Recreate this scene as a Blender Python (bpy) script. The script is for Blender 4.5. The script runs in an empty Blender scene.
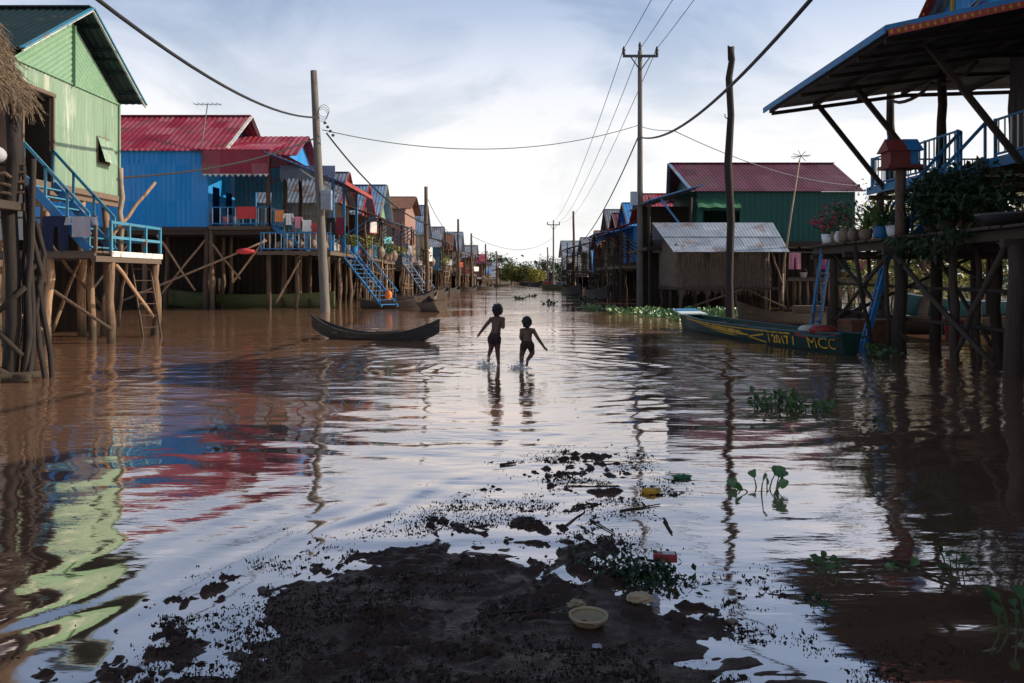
import bpy, math, random
import numpy as np
from mathutils import Vector, Matrix

rnd = random.Random(11)
npr = np.random.RandomState(5)
C = bpy.context.scene.collection
SC = bpy.context.scene
H = 1.65                                   # eye height above the water
V3 = Vector


def at(px, py, y):
    """A point at distance y seen in direction (px, py) of the photograph."""
    return V3(((px - 512) * y / 800, y, H - (py - 278) * y / 800))


# ------------------------------------------------------------------ objects
WO = {}


def tag(o, label=None, cat=None, group=None, kind=None):
    if label: o['label'] = label
    if cat: o['category'] = cat
    if group: o['group'] = group
    if kind: o['kind'] = kind
    return o


def thing(name, label, cat, loc=(0, 0, 0), group=None, rz=0.0):
    o = bpy.data.objects.new(name, None)
    o.empty_display_size = .1
    C.objects.link(o)
    o.location = loc
    o.rotation_euler = (0, 0, rz)
    WO[o.name] = V3(loc)
    return tag(o, label, cat, group)


class MB:
    def __init__(s):
        s.v = []; s.f = []; s.sm = []

    def add(s, vs, fs, smooth=False):
        o = len(s.v)
        s.v.extend([tuple(p) for p in vs])
        s.f.extend([tuple(i + o for i in f) for f in fs])
        s.sm.extend([smooth] * len(fs))
        return s

    def box(s, c, size, rz=0.0):
        x, y, z = (q / 2 for q in size)
        c = V3(c); m = Matrix.Rotation(rz, 3, 'Z')
        vs = [c + m @ V3((a * x, b * y, d * z)) for d in (-1, 1) for a, b in ((-1, -1), (1, -1), (1, 1), (-1, 1))]
        return s.add(vs, [(3, 2, 1, 0), (4, 5, 6, 7), (0, 1, 5, 4), (1, 2, 6, 5), (2, 3, 7, 6), (3, 0, 4, 7)])

    def span(s, lo, hi):
        lo, hi = V3(lo), V3(hi)
        return s.box((lo + hi) / 2, hi - lo)

    def bar(s, a, b, w, h=None, up=(0, 0, 1)):
        a, b = V3(a), V3(b); h = h or w
        d = (b - a).normalized(); up = V3(up)
        if abs(d.dot(up)) > .98: up = V3((1, 0, 0))
        x = d.cross(up).normalized(); y = x.cross(d)
        vs = [p + x * (i * w / 2) + y * (j * h / 2) for p in (a, b) for i, j in ((-1, -1), (1, -1), (1, 1), (-1, 1))]
        return s.add(vs, [(3, 2, 1, 0), (4, 5, 6, 7), (0, 1, 5, 4), (1, 2, 6, 5), (2, 3, 7, 6), (3, 0, 4, 7)])

    def tube(s, pts, rad, n=8, caps=True):
        pts = [V3(p) for p in pts]
        if not hasattr(rad, '__len__'): rad = [rad] * len(pts)
        vs = []
        up = V3((.13, .31, .94))
        for i, p in enumerate(pts):
            d = (pts[min(i + 1, len(pts) - 1)] - pts[max(i - 1, 0)]).normalized()
            if abs(d.dot(up)) > .97: x = d.cross(V3((1, 0, 0))).normalized()
            else: x = d.cross(up).normalized()
            if i and x.dot(px) < 0: x = -x
            px = x
            y = d.cross(x)
            for k in range(n):
                t = 2 * math.pi * k / n
                vs.append(p + (x * math.cos(t) + y * math.sin(t)) * rad[i])
        fs = [(i * n + k, i * n + (k + 1) % n, (i + 1) * n + (k + 1) % n, (i + 1) * n + k) for i in range(len(pts) - 1) for k in range(n)]
        s.add(vs, fs, True)
        if caps:
            o = len(s.v) - len(vs)
            s.f.append(tuple(o + k for k in reversed(range(n)))); s.sm.append(False)
            s.f.append(tuple(o + (len(pts) - 1) * n + k for k in range(n))); s.sm.append(False)
        return s

    def pole(s, a, b, r0, r1=None, wob=.03, n=8, seg=6):
        """A slightly crooked round timber from a (bottom) to b (top)."""
        a, b = V3(a), V3(b); r1 = r1 or r0 * .8
        pts = []; rs = []
        for i in range(seg + 1):
            t = i / seg
            j = V3((rnd.gauss(0, wob), rnd.gauss(0, wob), 0)) if 0 < i < seg else V3((0, 0, 0))
            pts.append(a.lerp(b, t) + j); rs.append((r0 + (r1 - r0) * t) * rnd.uniform(.94, 1.06))
        return s.tube(pts, rs, n)

    def lathe(s, c, prof, n=18, sx=1, sy=1):
        c = V3(c)
        vs = [c + V3((r * math.cos(2 * math.pi * k / n) * sx, r * math.sin(2 * math.pi * k / n) * sy, z)) for r, z in prof for k in range(n)]
        fs = [(i * n + k, i * n + (k + 1) % n, (i + 1) * n + (k + 1) % n, (i + 1) * n + k) for i in range(len(prof) - 1) for k in range(n)]
        return s.add(vs, fs, True)

    def ell(s, c, r, n=12, m=8, rot=None):
        c = V3(c); vs = []; rot = rot or Matrix.Identity(3)
        for j in range(m + 1):
            a = math.pi * j / m
            for k in range(n):
                b = 2 * math.pi * k / n
                vs.append(c + rot @ V3((r[0] * math.sin(a) * math.cos(b), r[1] * math.sin(a) * math.sin(b), r[2] * math.cos(a))))
        fs = [(j * n + k, (j + 1) * n + k, (j + 1) * n + (k + 1) % n, j * n + (k + 1) % n) for j in range(m) for k in range(n)]
        return s.add(vs, fs, True)

    def prism(s, pts, ext):
        """A flat outline given thickness along ext."""
        n = len(pts); ext = V3(ext)
        vs = [V3(p) for p in pts] + [V3(p) + ext for p in pts]
        return s.add(vs, [tuple(reversed(range(n))), tuple(range(n, 2 * n))] + [(i, (i + 1) % n, n + (i + 1) % n, n + i) for i in range(n)])

    def ribbed(s, a0, a1, b0, b1, waves, amp, nrm):
        """Corrugated sheet: ribs run from the line a0-a1 to the line b0-b1."""
        a0, a1, b0, b1, nrm = (V3(q) for q in (a0, a1, b0, b1, nrm))
        n = max(4, int(waves * 4)); vs = []
        for i in range(n + 1):
            t = i / n; o = nrm * (amp * math.sin(t * waves * 2 * math.pi))
            vs.append(a0.lerp(a1, t) + o); vs.append(b0.lerp(b1, t) + o)
        return s.add(vs, [(2 * i, 2 * i + 2, 2 * i + 3, 2 * i + 1) for i in range(n)], True)

    def panels(s, o, u, v, w, h, holes=(), pitch=.2, amp=.012):
        """A ribbed wall w x h from corner o along u and v with rectangular holes (u0,v0,u1,v1)."""
        o, u, v = V3(o), V3(u), V3(v); nrm = u.cross(v)
        us = sorted({0, w} | {q for hl in holes for q in (hl[0], hl[2])})
        vv = sorted({0, h} | {q for hl in holes for q in (hl[1], hl[3])})
        for i in range(len(us) - 1):
            for j in range(len(vv) - 1):
                cu, cv = (us[i] + us[i + 1]) / 2, (vv[j] + vv[j + 1]) / 2
                if any(hl[0] < cu < hl[2] and hl[1] < cv < hl[3] for hl in holes): continue
                st = pitch / 4
                xs = [us[i]] + [k * st for k in range(int(us[i] / st) + 1, int(math.ceil(us[i + 1] / st))) if us[i] + 1e-4 < k * st < us[i + 1] - 1e-4] + [us[i + 1]]
                vs = []
                for x in xs:
                    q = nrm * (amp * math.sin(2 * math.pi * x / pitch))
                    vs.append(o + u * x + v * vv[j] + q); vs.append(o + u * x + v * vv[j + 1] + q)
                s.add(vs, [(2 * k, 2 * k + 2, 2 * k + 3, 2 * k + 1) for k in range(len(xs) - 1)], True)
        return s

    def leaves(s, pts, size, aspect=.5, droop=0.0, up=.3):
        """One folded leaf at each point."""
        for p in pts:
            p = V3(p); L = size * rnd.uniform(.6, 1.3)
            d = V3((rnd.gauss(0, 1), rnd.gauss(0, 1), rnd.gauss(0, .8) - droop)).normalized()
            q = d.cross(V3((rnd.gauss(0, .5), rnd.gauss(0, .5), 1))).normalized()
            nn = q.cross(d) * (L * .08)
            w = L * aspect / 2
            s.add([p, p + d * L * .45 + q * w + nn, p + d * L, p + d * L * .45 - q * w + nn], [(0, 1, 2), (0, 2, 3)])
        return s

    def blade(s, p, d, L, w, bend=.6, seg=5, up=V3((0, 0, 1))):
        """A strap-shaped arching leaf."""
        p = V3(p); d = V3(d).normalized(); q = d.cross(up)
        q = q.normalized() if q.length > .05 else V3((1, 0, 0))
        vs = []; dd = d.copy()
        for i in range(seg + 1):
            t = i / seg; ww = w * (math.sin(math.pi * min(1, .18 + t * .82)) * .9 + .05)
            vs += [p - q * ww / 2, p + q * ww / 2]
            p = p + dd * (L / seg); dd = (dd - V3((0, 0, bend / seg))).normalized()
        return s.add(vs, [(2 * i, 2 * i + 1, 2 * i + 3, 2 * i + 2) for i in range(seg)], True)

    def build(s, name, mat, parent=None, origin=None, local=False, label=None, cat=None, group=None, kind=None):
        if parent is not None: o0 = V3((0, 0, 0)) if local else WO[parent.name]
        else: o0 = V3(origin) if origin is not None else V3((0, 0, 0))
        me = bpy.data.meshes.new(name)
        me.from_pydata([(p[0] - o0[0], p[1] - o0[1], p[2] - o0[2]) for p in s.v], [], s.f)
        me.polygons.foreach_set('use_smooth', s.sm)
        me.materials.append(mat)
        me.update()
        o = bpy.data.objects.new(name, me)
        C.objects.link(o)
        if parent is not None:
            o.parent = parent; WO[o.name] = WO[parent.name]
        else:
            o.location = o0; WO[o.name] = o0
        return tag(o, label, cat, group, kind)


# ---------------------------------------------------------------- materials
def nd(nt, t, **kw):
    n = nt.nodes.new(t)
    for k, v in kw.items(): setattr(n, k, v)
    return n


def mat(name, c1, c2, scale=3.0, stretch=(1, 1, 1), rough=.7, metal=0.0, bump=.0, spec=.3, wear=None, wear_at=.62, tint=.12, detail=6, streak=.0, tide=False, sheet=0.0, rust=None):
    """Two mottled tones, optional worn or rusty patches with a shape of their own, a little relief and per-object variation."""
    m = bpy.data.materials.new(name); m.use_nodes = True
    nt = m.node_tree; L = nt.links; b = nt.nodes['Principled BSDF']
    tc = nd(nt, 'ShaderNodeTexCoord'); mp = nd(nt, 'ShaderNodeMapping'); mp.inputs['Scale'].default_value = stretch
    L.new(tc.outputs['Object'], mp.inputs['Vector'])
    n1 = nd(nt, 'ShaderNodeTexNoise'); n1.inputs['Scale'].default_value = scale; n1.inputs['Detail'].default_value = detail; n1.inputs['Roughness'].default_value = .65
    L.new(mp.outputs[0], n1.inputs['Vector'])
    mr = nd(nt, 'ShaderNodeMapRange'); mr.inputs[1].default_value = .3; mr.inputs[2].default_value = .7
    L.new(n1.outputs['Fac'], mr.inputs[0])
    mx = nd(nt, 'ShaderNodeMix', data_type='RGBA'); mx.inputs[6].default_value = (*c1, 1); mx.inputs[7].default_value = (*c2, 1)
    L.new(mr.outputs[0], mx.inputs[0]); col = mx.outputs[2]
    if wear:
        n2 = nd(nt, 'ShaderNodeTexNoise'); n2.inputs['Scale'].default_value = scale * .55; n2.inputs['Detail'].default_value = 9; n2.inputs['Roughness'].default_value = .72
        mp2 = nd(nt, 'ShaderNodeMapping'); mp2.inputs['Scale'].default_value = (stretch[0], stretch[1], stretch[2] * (1 - streak)); mp2.inputs['Location'].default_value = (3.1, 7.7, 1.3)
        L.new(tc.outputs['Object'], mp2.inputs['Vector']); L.new(mp2.outputs[0], n2.inputs['Vector'])
        r2 = nd(nt, 'ShaderNodeMapRange'); r2.inputs[1].default_value = wear_at - .05; r2.inputs[2].default_value = wear_at + .05
        L.new(n2.outputs['Fac'], r2.inputs[0])
        m2 = nd(nt, 'ShaderNodeMix', data_type='RGBA'); m2.inputs[7].default_value = (*wear, 1)
        L.new(r2.outputs[0], m2.inputs[0]); L.new(col, m2.inputs[6]); col = m2.outputs[2]
    if rust:                                   # rust spots and runs below them
        n5 = nd(nt, 'ShaderNodeTexNoise'); n5.inputs['Scale'].default_value = 1.3; n5.inputs['Detail'].default_value = 10; n5.inputs['Roughness'].default_value = .75
        mp5 = nd(nt, 'ShaderNodeMapping'); mp5.inputs['Scale'].default_value = (2.6, 2.6, .5); mp5.inputs['Location'].default_value = (9.1, 2.7, 4.3)
        L.new(tc.outputs['Object'], mp5.inputs['Vector']); L.new(mp5.outputs[0], n5.inputs['Vector'])
        q5 = nd(nt, 'ShaderNodeMapRange'); q5.inputs[1].default_value = .60; q5.inputs[2].default_value = .70; q5.inputs[4].default_value = .85; L.new(n5.outputs['Fac'], q5.inputs[0])
        m5 = nd(nt, 'ShaderNodeMix', data_type='RGBA'); m5.inputs[7].default_value = (*rust, 1); L.new(q5.outputs[0], m5.inputs[0]); L.new(col, m5.inputs[6]); col = m5.outputs[2]
    if sheet:                                  # separate sheets differ a little in age
        sp = nd(nt, 'ShaderNodeVectorMath', operation='MULTIPLY'); sp.inputs[1].default_value = (1 / .83, 1 / .83, 1 / 1.9); L.new(tc.outputs['Object'], sp.inputs[0])
        fl = nd(nt, 'ShaderNodeVectorMath', operation='FLOOR'); L.new(sp.outputs[0], fl.inputs[0])
        wn = nd(nt, 'ShaderNodeTexWhiteNoise', noise_dimensions='3D'); L.new(fl.outputs[0], wn.inputs['Vector'])
        h4 = nd(nt, 'ShaderNodeHueSaturation'); r4 = nd(nt, 'ShaderNodeMapRange'); r4.inputs[3].default_value = 1 - sheet; r4.inputs[4].default_value = 1 + sheet * .6
        L.new(wn.outputs['Value'], r4.inputs[0]); L.new(r4.outputs[0], h4.inputs['Value'])
        r5 = nd(nt, 'ShaderNodeMapRange'); r5.inputs[3].default_value = 1.05; r5.inputs[4].default_value = 1 - sheet; L.new(wn.outputs['Value'], r5.inputs[0]); L.new(r5.outputs[0], h4.inputs['Saturation'])
        L.new(col, h4.inputs['Color']); col = h4.outputs[0]
    if tide:                                   # mud and algae left by the flood on the foot of the timber
        gp = nd(nt, 'ShaderNodeNewGeometry'); sz = nd(nt, 'ShaderNodeSeparateXYZ'); L.new(gp.outputs['Position'], sz.inputs[0])
        nz = nd(nt, 'ShaderNodeTexNoise'); nz.inputs['Scale'].default_value = 3.0; L.new(gp.outputs['Position'], nz.inputs['Vector'])
        ad = nd(nt, 'ShaderNodeMath', operation='MULTIPLY_ADD'); ad.inputs[1].default_value = .9; L.new(nz.outputs['Fac'], ad.inputs[0]); L.new(sz.outputs['Z'], ad.inputs[2])
        rz = nd(nt, 'ShaderNodeMapRange'); rz.inputs[1].default_value = 1.35; rz.inputs[2].default_value = .6; L.new(ad.outputs[0], rz.inputs[0])
        m6 = nd(nt, 'ShaderNodeMix', data_type='RGBA'); m6.inputs[7].default_value = (.055, .042, .028, 1); L.new(rz.outputs[0], m6.inputs[0]); L.new(col, m6.inputs[6]); col = m6.outputs[2]
    if tint:
        oi = nd(nt, 'ShaderNodeObjectInfo'); hs = nd(nt, 'ShaderNodeHueSaturation'); r3 = nd(nt, 'ShaderNodeMapRange')
        r3.inputs[3].default_value = 1 - tint; r3.inputs[4].default_value = 1 + tint
        L.new(oi.outputs['Random'], r3.inputs[0]); L.new(r3.outputs[0], hs.inputs['Value']); L.new(col, hs.inputs['Color']); col = hs.outputs[0]
    L.new(col, b.inputs['Base Color'])
    rr = nd(nt, 'ShaderNodeMapRange'); rr.inputs[3].default_value = max(.03, rough - .12); rr.inputs[4].default_value = min(1, rough + .12)
    L.new(n1.outputs['Fac'], rr.inputs[0]); L.new(rr.outputs[0], b.inputs['Roughness'])
    b.inputs['Metallic'].default_value = metal; b.inputs['Specular IOR Level'].default_value = spec
    if bump:
        bp = nd(nt, 'ShaderNodeBump'); bp.inputs['Strength'].default_value = .8; bp.inputs['Distance'].default_value = bump
        L.new(n1.outputs['Fac'], bp.inputs['Height']); L.new(bp.outputs[0], b.inputs['Normal'])
    return m


ZS = (6, 6, .7)                                # grain running up and down
M = {}
def mk(k, *a, **kw): M[k] = mat(k, *a, **kw)
mk('green_wall', (.155, .25, .168), (.205, .30, .208), 2.2, (2, 2, .4), .6, wear=(.42, .45, .36), wear_at=.585, streak=.5, tint=.03, bump=.006, sheet=.12, rust=(.15, .10, .055))
mk('green_gable', (.14, .26, .16), (.19, .31, .20), 3, (1, 1, 1), .6, wear=(.34, .38, .28), wear_at=.64, tint=.03)
mk('dark_green_roof', (.008, .02, .02), (.014, .03, .028), 1.5, (1, 3, 1), .55, wear=(.07, .05, .035), wear_at=.64, tint=.04)
mk('blue_wall', (.010, .19, .50), (.02, .25, .60), 2, (3, 3, .35), .55, wear=(.06, .15, .30), wear_at=.64, streak=.5, tint=.05, sheet=.06, bump=.006, rust=(.06, .06, .07))
mk('blue_paint', (.022, .15, .36), (.04, .20, .42), 6, (1, 1, 1), .55, wear=(.13, .10, .08), wear_at=.585)
mk('cyan_paint', (.04, .20, .32), (.065, .26, .38), 7, (1, 1, 1), .55, wear=(.16, .13, .10), wear_at=.58)
mk('pale_paint', (.50, .58, .62), (.62, .66, .66), 7, (1, 1, 1), .55, wear=(.28, .22, .16), wear_at=.63)
mk('white_paint', (.54, .53, .49), (.66, .65, .60), 5, (1, 1, 1), .6, wear=(.28, .23, .17), wear_at=.57, sheet=.1)
mk('cream_wall', (.40, .35, .28), (.50, .45, .37), 2.4, (2, 2, .5), .75, wear=(.20, .15, .11), wear_at=.56, streak=.4, sheet=.2)
mk('red_roof', (.22, .016, .036), (.30, .027, .052), 1.4, (1, 1, 1), .5, wear=(.14, .045, .04), wear_at=.57, tint=.05, sheet=.2, rust=(.10, .035, .025))
mk('maroon_roof', (.085, .016, .036), (.12, .024, .048), 1.6, (1, 1, 1), .5, wear=(.08, .035, .03), wear_at=.58, tint=.05, sheet=.2, rust=(.06, .03, .025))
mk('rust_roof', (.12, .05, .034), (.18, .085, .055), 2.2, (1, 1, 1), .7, wear=(.13, .06, .04), wear_at=.55)
mk('awning_sheet', (.022, .02, .02), (.04, .036, .034), 2, rough=.75)
mk('tin', (.20, .235, .29), (.31, .35, .41), 1.3, (1, 1, 1), .42, metal=.3, wear=(.20, .12, .08), wear_at=.60, spec=.5, sheet=.22)
mk('grey_roof', (.15, .18, .23), (.23, .27, .33), 1.4, (1, 1, 1), .5, metal=.2, wear=(.13, .075, .05), wear_at=.57, sheet=.2)
mk('slate_blue_roof', (.10, .17, .28), (.16, .25, .38), 1.4, (1, 1, 1), .5, wear=(.14, .09, .07), wear_at=.58, sheet=.18)
mk('bright_blue_roof', (.03, .18, .48), (.05, .24, .55), 1.4, (1, 1, 1), .5, wear=(.12, .14, .18), wear_at=.64)
mk('teal_wall', (.009, .06, .052), (.014, .085, .07), 2, (3, 3, .4), .6, wear=(.05, .10, .08), wear_at=.66, streak=.4, tint=.04)
mk('brown_wall', (.11, .052, .032), (.18, .09, .053), 3, (4, 4, .5), .8, wear=(.06, .04, .028), wear_at=.56, streak=.3, sheet=.2)
mk('pink_wall', (.24, .13, .105), (.31, .18, .145), 3, (3, 3, .6), .75, wear=(.30, .22, .17), wear_at=.6)
mk('grey_wall', (.22, .20, .18), (.32, .30, .27), 3, (4, 4, .4), .75, wear=(.14, .10, .08), wear_at=.6, streak=.3)
mk('post', (.20, .12, .070), (.33, .21, .13), 5, (6, 6, .35), .85, bump=.02, wear=(.09, .06, .04), wear_at=.57, tint=.35, tide=True)
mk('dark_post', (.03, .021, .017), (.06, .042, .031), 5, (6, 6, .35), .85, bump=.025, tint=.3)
mk('mid_post', (.075, .047, .032), (.14, .088, .058), 5, (6, 6, .35), .85, bump=.02, wear=(.04, .028, .02), wear_at=.57, tint=.35, tide=True)
mk('black_post', (.018, .014, .013), (.035, .026, .022), 4, (5, 5, .6), .8, bump=.02, tint=.1)
mk('pale_stick', (.30, .22, .15), (.42, .33, .235), 5, (5, 5, .5), .8, bump=.01, wear=(.13, .09, .06), wear_at=.6, tint=.25, tide=True)
mk('concrete_pole', (.10, .088, .078), (.16, .145, .13), 3, (3, 3, .5), .8, bump=.004, wear=(.09, .065, .05), wear_at=.6)
mk('plank', (.085, .058, .042), (.15, .108, .078), 4, (1, 6, 6), .8, bump=.008, tint=.25)
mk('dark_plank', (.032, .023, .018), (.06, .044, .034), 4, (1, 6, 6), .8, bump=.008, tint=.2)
mk('thatch', (.24, .175, .12), (.42, .32, .22), 9, (6, 6, .8), .9, bump=.03, wear=(.12, .085, .06), wear_at=.56)
mk('dark_thatch', (.11, .085, .065), (.21, .16, .12), 9, (7, 7, .7), .9, bump=.03, wear=(.05, .037, .028), wear_at=.55)
mk('shade_sheet', (.018, .013, .01), (.036, .026, .02), 6, (5, 5, 1), .9, bump=.02)  # near-black colour standing in for the deep shade under the houses
mk('wire', (.012, .012, .013), (.02, .02, .02), 2, rough=.6, tint=0)
mk('thin_wire', (.10, .10, .11), (.14, .14, .15), 2, rough=.5, tint=0)
mk('iron', (.05, .05, .055), (.09, .085, .085), 5, rough=.5, metal=.6)
mk('ceramic', (.16, .11, .08), (.24, .175, .13), 4, rough=.5)
mk('hull_dark', (.024, .019, .017), (.05, .039, .032), 3, (.6, 4, 4), .6, bump=.006, wear=(.09, .07, .055), wear_at=.63, tint=.2)
mk('hull_brown', (.085, .058, .042), (.15, .105, .075), 3, (.6, 4, 4), .65, bump=.006, wear=(.05, .035, .028), wear_at=.58, tint=.2)
mk('hull_green', (.006, .026, .021), (.010, .038, .029), 3, (.6, 3, 3), .62, wear=(.05, .05, .04), wear_at=.68, tint=.02)
mk('hull_olive', (.075, .085, .03), (.11, .12, .045), 3, (.6, 3, 3), .6, wear=(.06, .06, .03), wear_at=.6)
mk('hull_teal', (.02, .075, .085), (.032, .10, .11), 3, (.6, 3, 3), .5, wear=(.10, .10, .09), wear_at=.64)
mk('yellow_paint', (.50, .28, .02), (.62, .36, .04), 9, rough=.55, wear=(.06, .06, .03), wear_at=.585, tint=0)
mk('brick_red', (.15, .026, .020), (.20, .038, .028), 6, rough=.65, wear=(.10, .04, .03), wear_at=.6)
mk('red_paint', (.27, .03, .027), (.35, .048, .038), 5, rough=.55, wear=(.22, .06, .05), wear_at=.64)
mk('rust', (.13, .055, .035), (.21, .09, .055), 6, rough=.85, bump=.004)
mk('leaf', (.030, .062, .016), (.055, .105, .026), 3, rough=.5, spec=.35, tint=.25)
mk('leaf_dark', (.014, .030, .011), (.028, .055, .018), 3, rough=.5, spec=.3, tint=.2)
mk('leaf_olive', (.075, .085, .016), (.13, .125, .028), .6, rough=.55, tint=.25)
mk('leaf_yellow', (.20, .20, .03), (.30, .27, .05), 1.0, rough=.55, tint=.2)
mk('leaf_light', (.07, .14, .03), (.12, .20, .05), 3, rough=.4, spec=.4, tint=.2)
mk('hyacinth', (.05, .12, .03), (.09, .18, .05), 6, rough=.35, spec=.5, tint=.25)
mk('petal', (.45, .04, .09), (.58, .09, .15), 5, rough=.6)
mk('bark', (.07, .05, .036), (.13, .095, .07), 5, (4, 4, .7), .9, bump=.02)
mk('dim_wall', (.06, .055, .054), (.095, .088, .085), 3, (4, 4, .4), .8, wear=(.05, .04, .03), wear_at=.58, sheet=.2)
mk('spray', (.62, .60, .57), (.72, .70, .68), 20, rough=.25, spec=.5, tint=0)
mk('skin', (.095, .044, .028), (.12, .057, .037), 9, rough=.48, spec=.4, tint=.0)
mk('hair', (.008, .007, .007), (.014, .012, .011), 20, (4, 4, 1), .4, tint=0)
mk('shorts', (.022, .013, .012), (.035, .02, .018), 12, rough=.7, tint=.1)
mk('soil', (.085, .055, .038), (.13, .09, .062), 1.2, rough=.9, bump=.03, tint=0)
mk('basket', (.30, .22, .13), (.40, .30, .19), 16, rough=.7, bump=.004)
mk('orange', (.60, .14, .03), (.68, .20, .05), 4, rough=.5)
mk('plastic_white', (.60, .60, .62), (.70, .70, .70), 4, rough=.45)
mk('litter_brown', (.013, .0075, .0055), (.034, .020, .0135), 8, rough=.8, spec=.15)
mk('interior', (.03, .022, .018), (.05, .037, .03), 3, rough=.9)
for k, c in {'navy_cloth': (.012, .018, .045), 'grey_cloth': (.34, .33, .36), 'red_cloth': (.48, .05, .05), 'pink_cloth': (.58, .24, .30), 'white_cloth': (.68, .66, .62), 'cyan_cloth': (.16, .44, .56),
             'maroon_cloth': (.16, .02, .035), 'orange_cloth': (.60, .22, .08), 'blue_tarp': (.03, .14, .42), 'green_tarp': (.035, .13, .07), 'magenta_cloth': (.46, .05, .19), 'black_cloth': (.016, .016, .02)}.items():
    mk(k, c, tuple(min(1, q * 1.25) for q in c), 6, rough=.85, bump=.004, tint=.08)


def water_material():
    m = bpy.data.materials.new('muddy_water'); m.use_nodes = True
    nt = m.node_tree; L = nt.links; nt.nodes.clear()
    out = nd(nt, 'ShaderNodeOutputMaterial')
    geo = nd(nt, 'ShaderNodeNewGeometry')
    def bump(scale, stretch, dist, prev=None, detail=3.0):
        mp = nd(nt, 'ShaderNodeMapping'); mp.inputs['Scale'].default_value = stretch
        L.new(geo.outputs['Position'], mp.inputs['Vector'])
        n = nd(nt, 'ShaderNodeTexNoise'); n.inputs['Scale'].default_value = scale; n.inputs['Detail'].default_value = detail; n.inputs['Roughness'].default_value = .5
        L.new(mp.outputs[0], n.inputs['Vector'])
        b = nd(nt, 'ShaderNodeBump'); b.inputs['Distance'].default_value = dist; b.inputs['Strength'].default_value = 1
        L.new(n.outputs['Fac'], b.inputs['Height'])
        if prev: L.new(prev.outputs[0], b.inputs['Normal'])
        return b
    b1 = bump(1.9, (.5, 1.25, 1), .038, detail=2.5)
    b2 = bump(9.0, (.45, 1.3, 1), .0065, b1, 3)
    # calm patches: strength of the small ripples varies slowly
    n3 = nd(nt, 'ShaderNodeTexNoise'); n3.inputs['Scale'].default_value = .22; n3.inputs['Detail'].default_value = 2
    L.new(geo.outputs['Position'], n3.inputs['Vector'])
    mr = nd(nt, 'ShaderNodeMapRange'); mr.inputs[1].default_value = .42; mr.inputs[2].default_value = .58; mr.inputs[3].default_value = .22; mr.inputs[4].default_value = 1.0
    L.new(n3.outputs['Fac'], mr.inputs[0])
    # sheltered shallows by the mud bank lie still
    sx = nd(nt, 'ShaderNodeSeparateXYZ'); L.new(geo.outputs['Position'], sx.inputs[0])
    cal = nd(nt, 'ShaderNodeMapRange'); cal.inputs[1].default_value = 3.5; cal.inputs[2].default_value = 11; cal.inputs[3].default_value = .15; cal.inputs[4].default_value = 1.0
    L.new(sx.outputs['Y'], cal.inputs[0])
    mu = nd(nt, 'ShaderNodeMath', operation='MULTIPLY'); L.new(mr.outputs[0], mu.inputs[0]); L.new(cal.outputs[0], mu.inputs[1])
    L.new(mu.outputs[0], b1.inputs['Strength']); L.new(mu.outputs[0], b2.inputs['Strength'])
    df = nd(nt, 'ShaderNodeBsdfDiffuse')
    n4 = nd(nt, 'ShaderNodeTexNoise'); n4.inputs['Scale'].default_value = .35; n4.inputs['Detail'].default_value = 4
    L.new(geo.outputs['Position'], n4.inputs['Vector'])
    mx = nd(nt, 'ShaderNodeMix', data_type='RGBA'); mx.inputs[6].default_value = (.17, .090, .054, 1); mx.inputs[7].default_value = (.22, .122, .076, 1)
    L.new(n4.outputs['Fac'], mx.inputs[0]); L.new(mx.outputs[2], df.inputs['Color'])
    gl = nd(nt, 'ShaderNodeBsdfGlossy'); gl.inputs['Roughness'].default_value = .035; gl.inputs['Color'].default_value = (1, .915, .87, 1)
    fr = nd(nt, 'ShaderNodeFresnel'); fr.inputs['IOR'].default_value = WATER_IOR
    L.new(b2.outputs[0], gl.inputs['Normal']); L.new(b2.outputs[0], fr.inputs['Normal'])
    fm = nd(nt, 'ShaderNodeMath', operation='SMOOTH_MAX'); fm.inputs[1].default_value = .68; fm.inputs[2].default_value = .15; L.new(fr.outputs[0], fm.inputs[0])
    ms = nd(nt, 'ShaderNodeMixShader'); L.new(fm.outputs[0], ms.inputs[0]); L.new(df.outputs[0], ms.inputs[1]); L.new(gl.outputs[0], ms.inputs[2])
    L.new(ms.outputs[0], out.inputs['Surface'])
    return m


def mud_material():
    m = bpy.data.materials.new('wet_mud'); m.use_nodes = True
    nt = m.node_tree; L = nt.links; b = nt.nodes['Principled BSDF']
    geo = nd(nt, 'ShaderNodeNewGeometry')
    n = nd(nt, 'ShaderNodeTexNoise'); n.inputs['Scale'].default_value = 9; n.inputs['Detail'].default_value = 8; n.inputs['Roughness'].default_value = .7
    L.new(geo.outputs['Position'], n.inputs['Vector'])
    mx = nd(nt, 'ShaderNodeMix', data_type='RGBA'); mx.inputs[6].default_value = (.022, .0108, .0074, 1); mx.inputs[7].default_value = (.064, .034, .0235, 1)
    L.new(n.outputs['Fac'], mx.inputs[0]); L.new(mx.outputs[2], b.inputs['Base Color'])
    mr = nd(nt, 'ShaderNodeMapRange'); mr.inputs[1].default_value = .35; mr.inputs[2].default_value = .65; mr.inputs[3].default_value = .28; mr.inputs[4].default_value = .8
    L.new(n.outputs['Fac'], mr.inputs[0]); L.new(mr.outputs[0], b.inputs['Roughness'])
    b.inputs['Specular IOR Level'].default_value = .2
    n2 = nd(nt, 'ShaderNodeTexNoise'); n2.inputs['Scale'].default_value = 60; n2.inputs['Detail'].default_value = 6
    L.new(geo.outputs['Position'], n2.inputs['Vector'])
    bp = nd(nt, 'ShaderNodeBump'); bp.inputs['Distance'].default_value = .010
    L.new(n2.outputs['Fac'], bp.inputs['Height']); L.new(bp.outputs[0], b.inputs['Normal'])
    return m


WATER_IOR = 1.95
M['water'] = water_material()
M['mud'] = mud_material()


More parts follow.
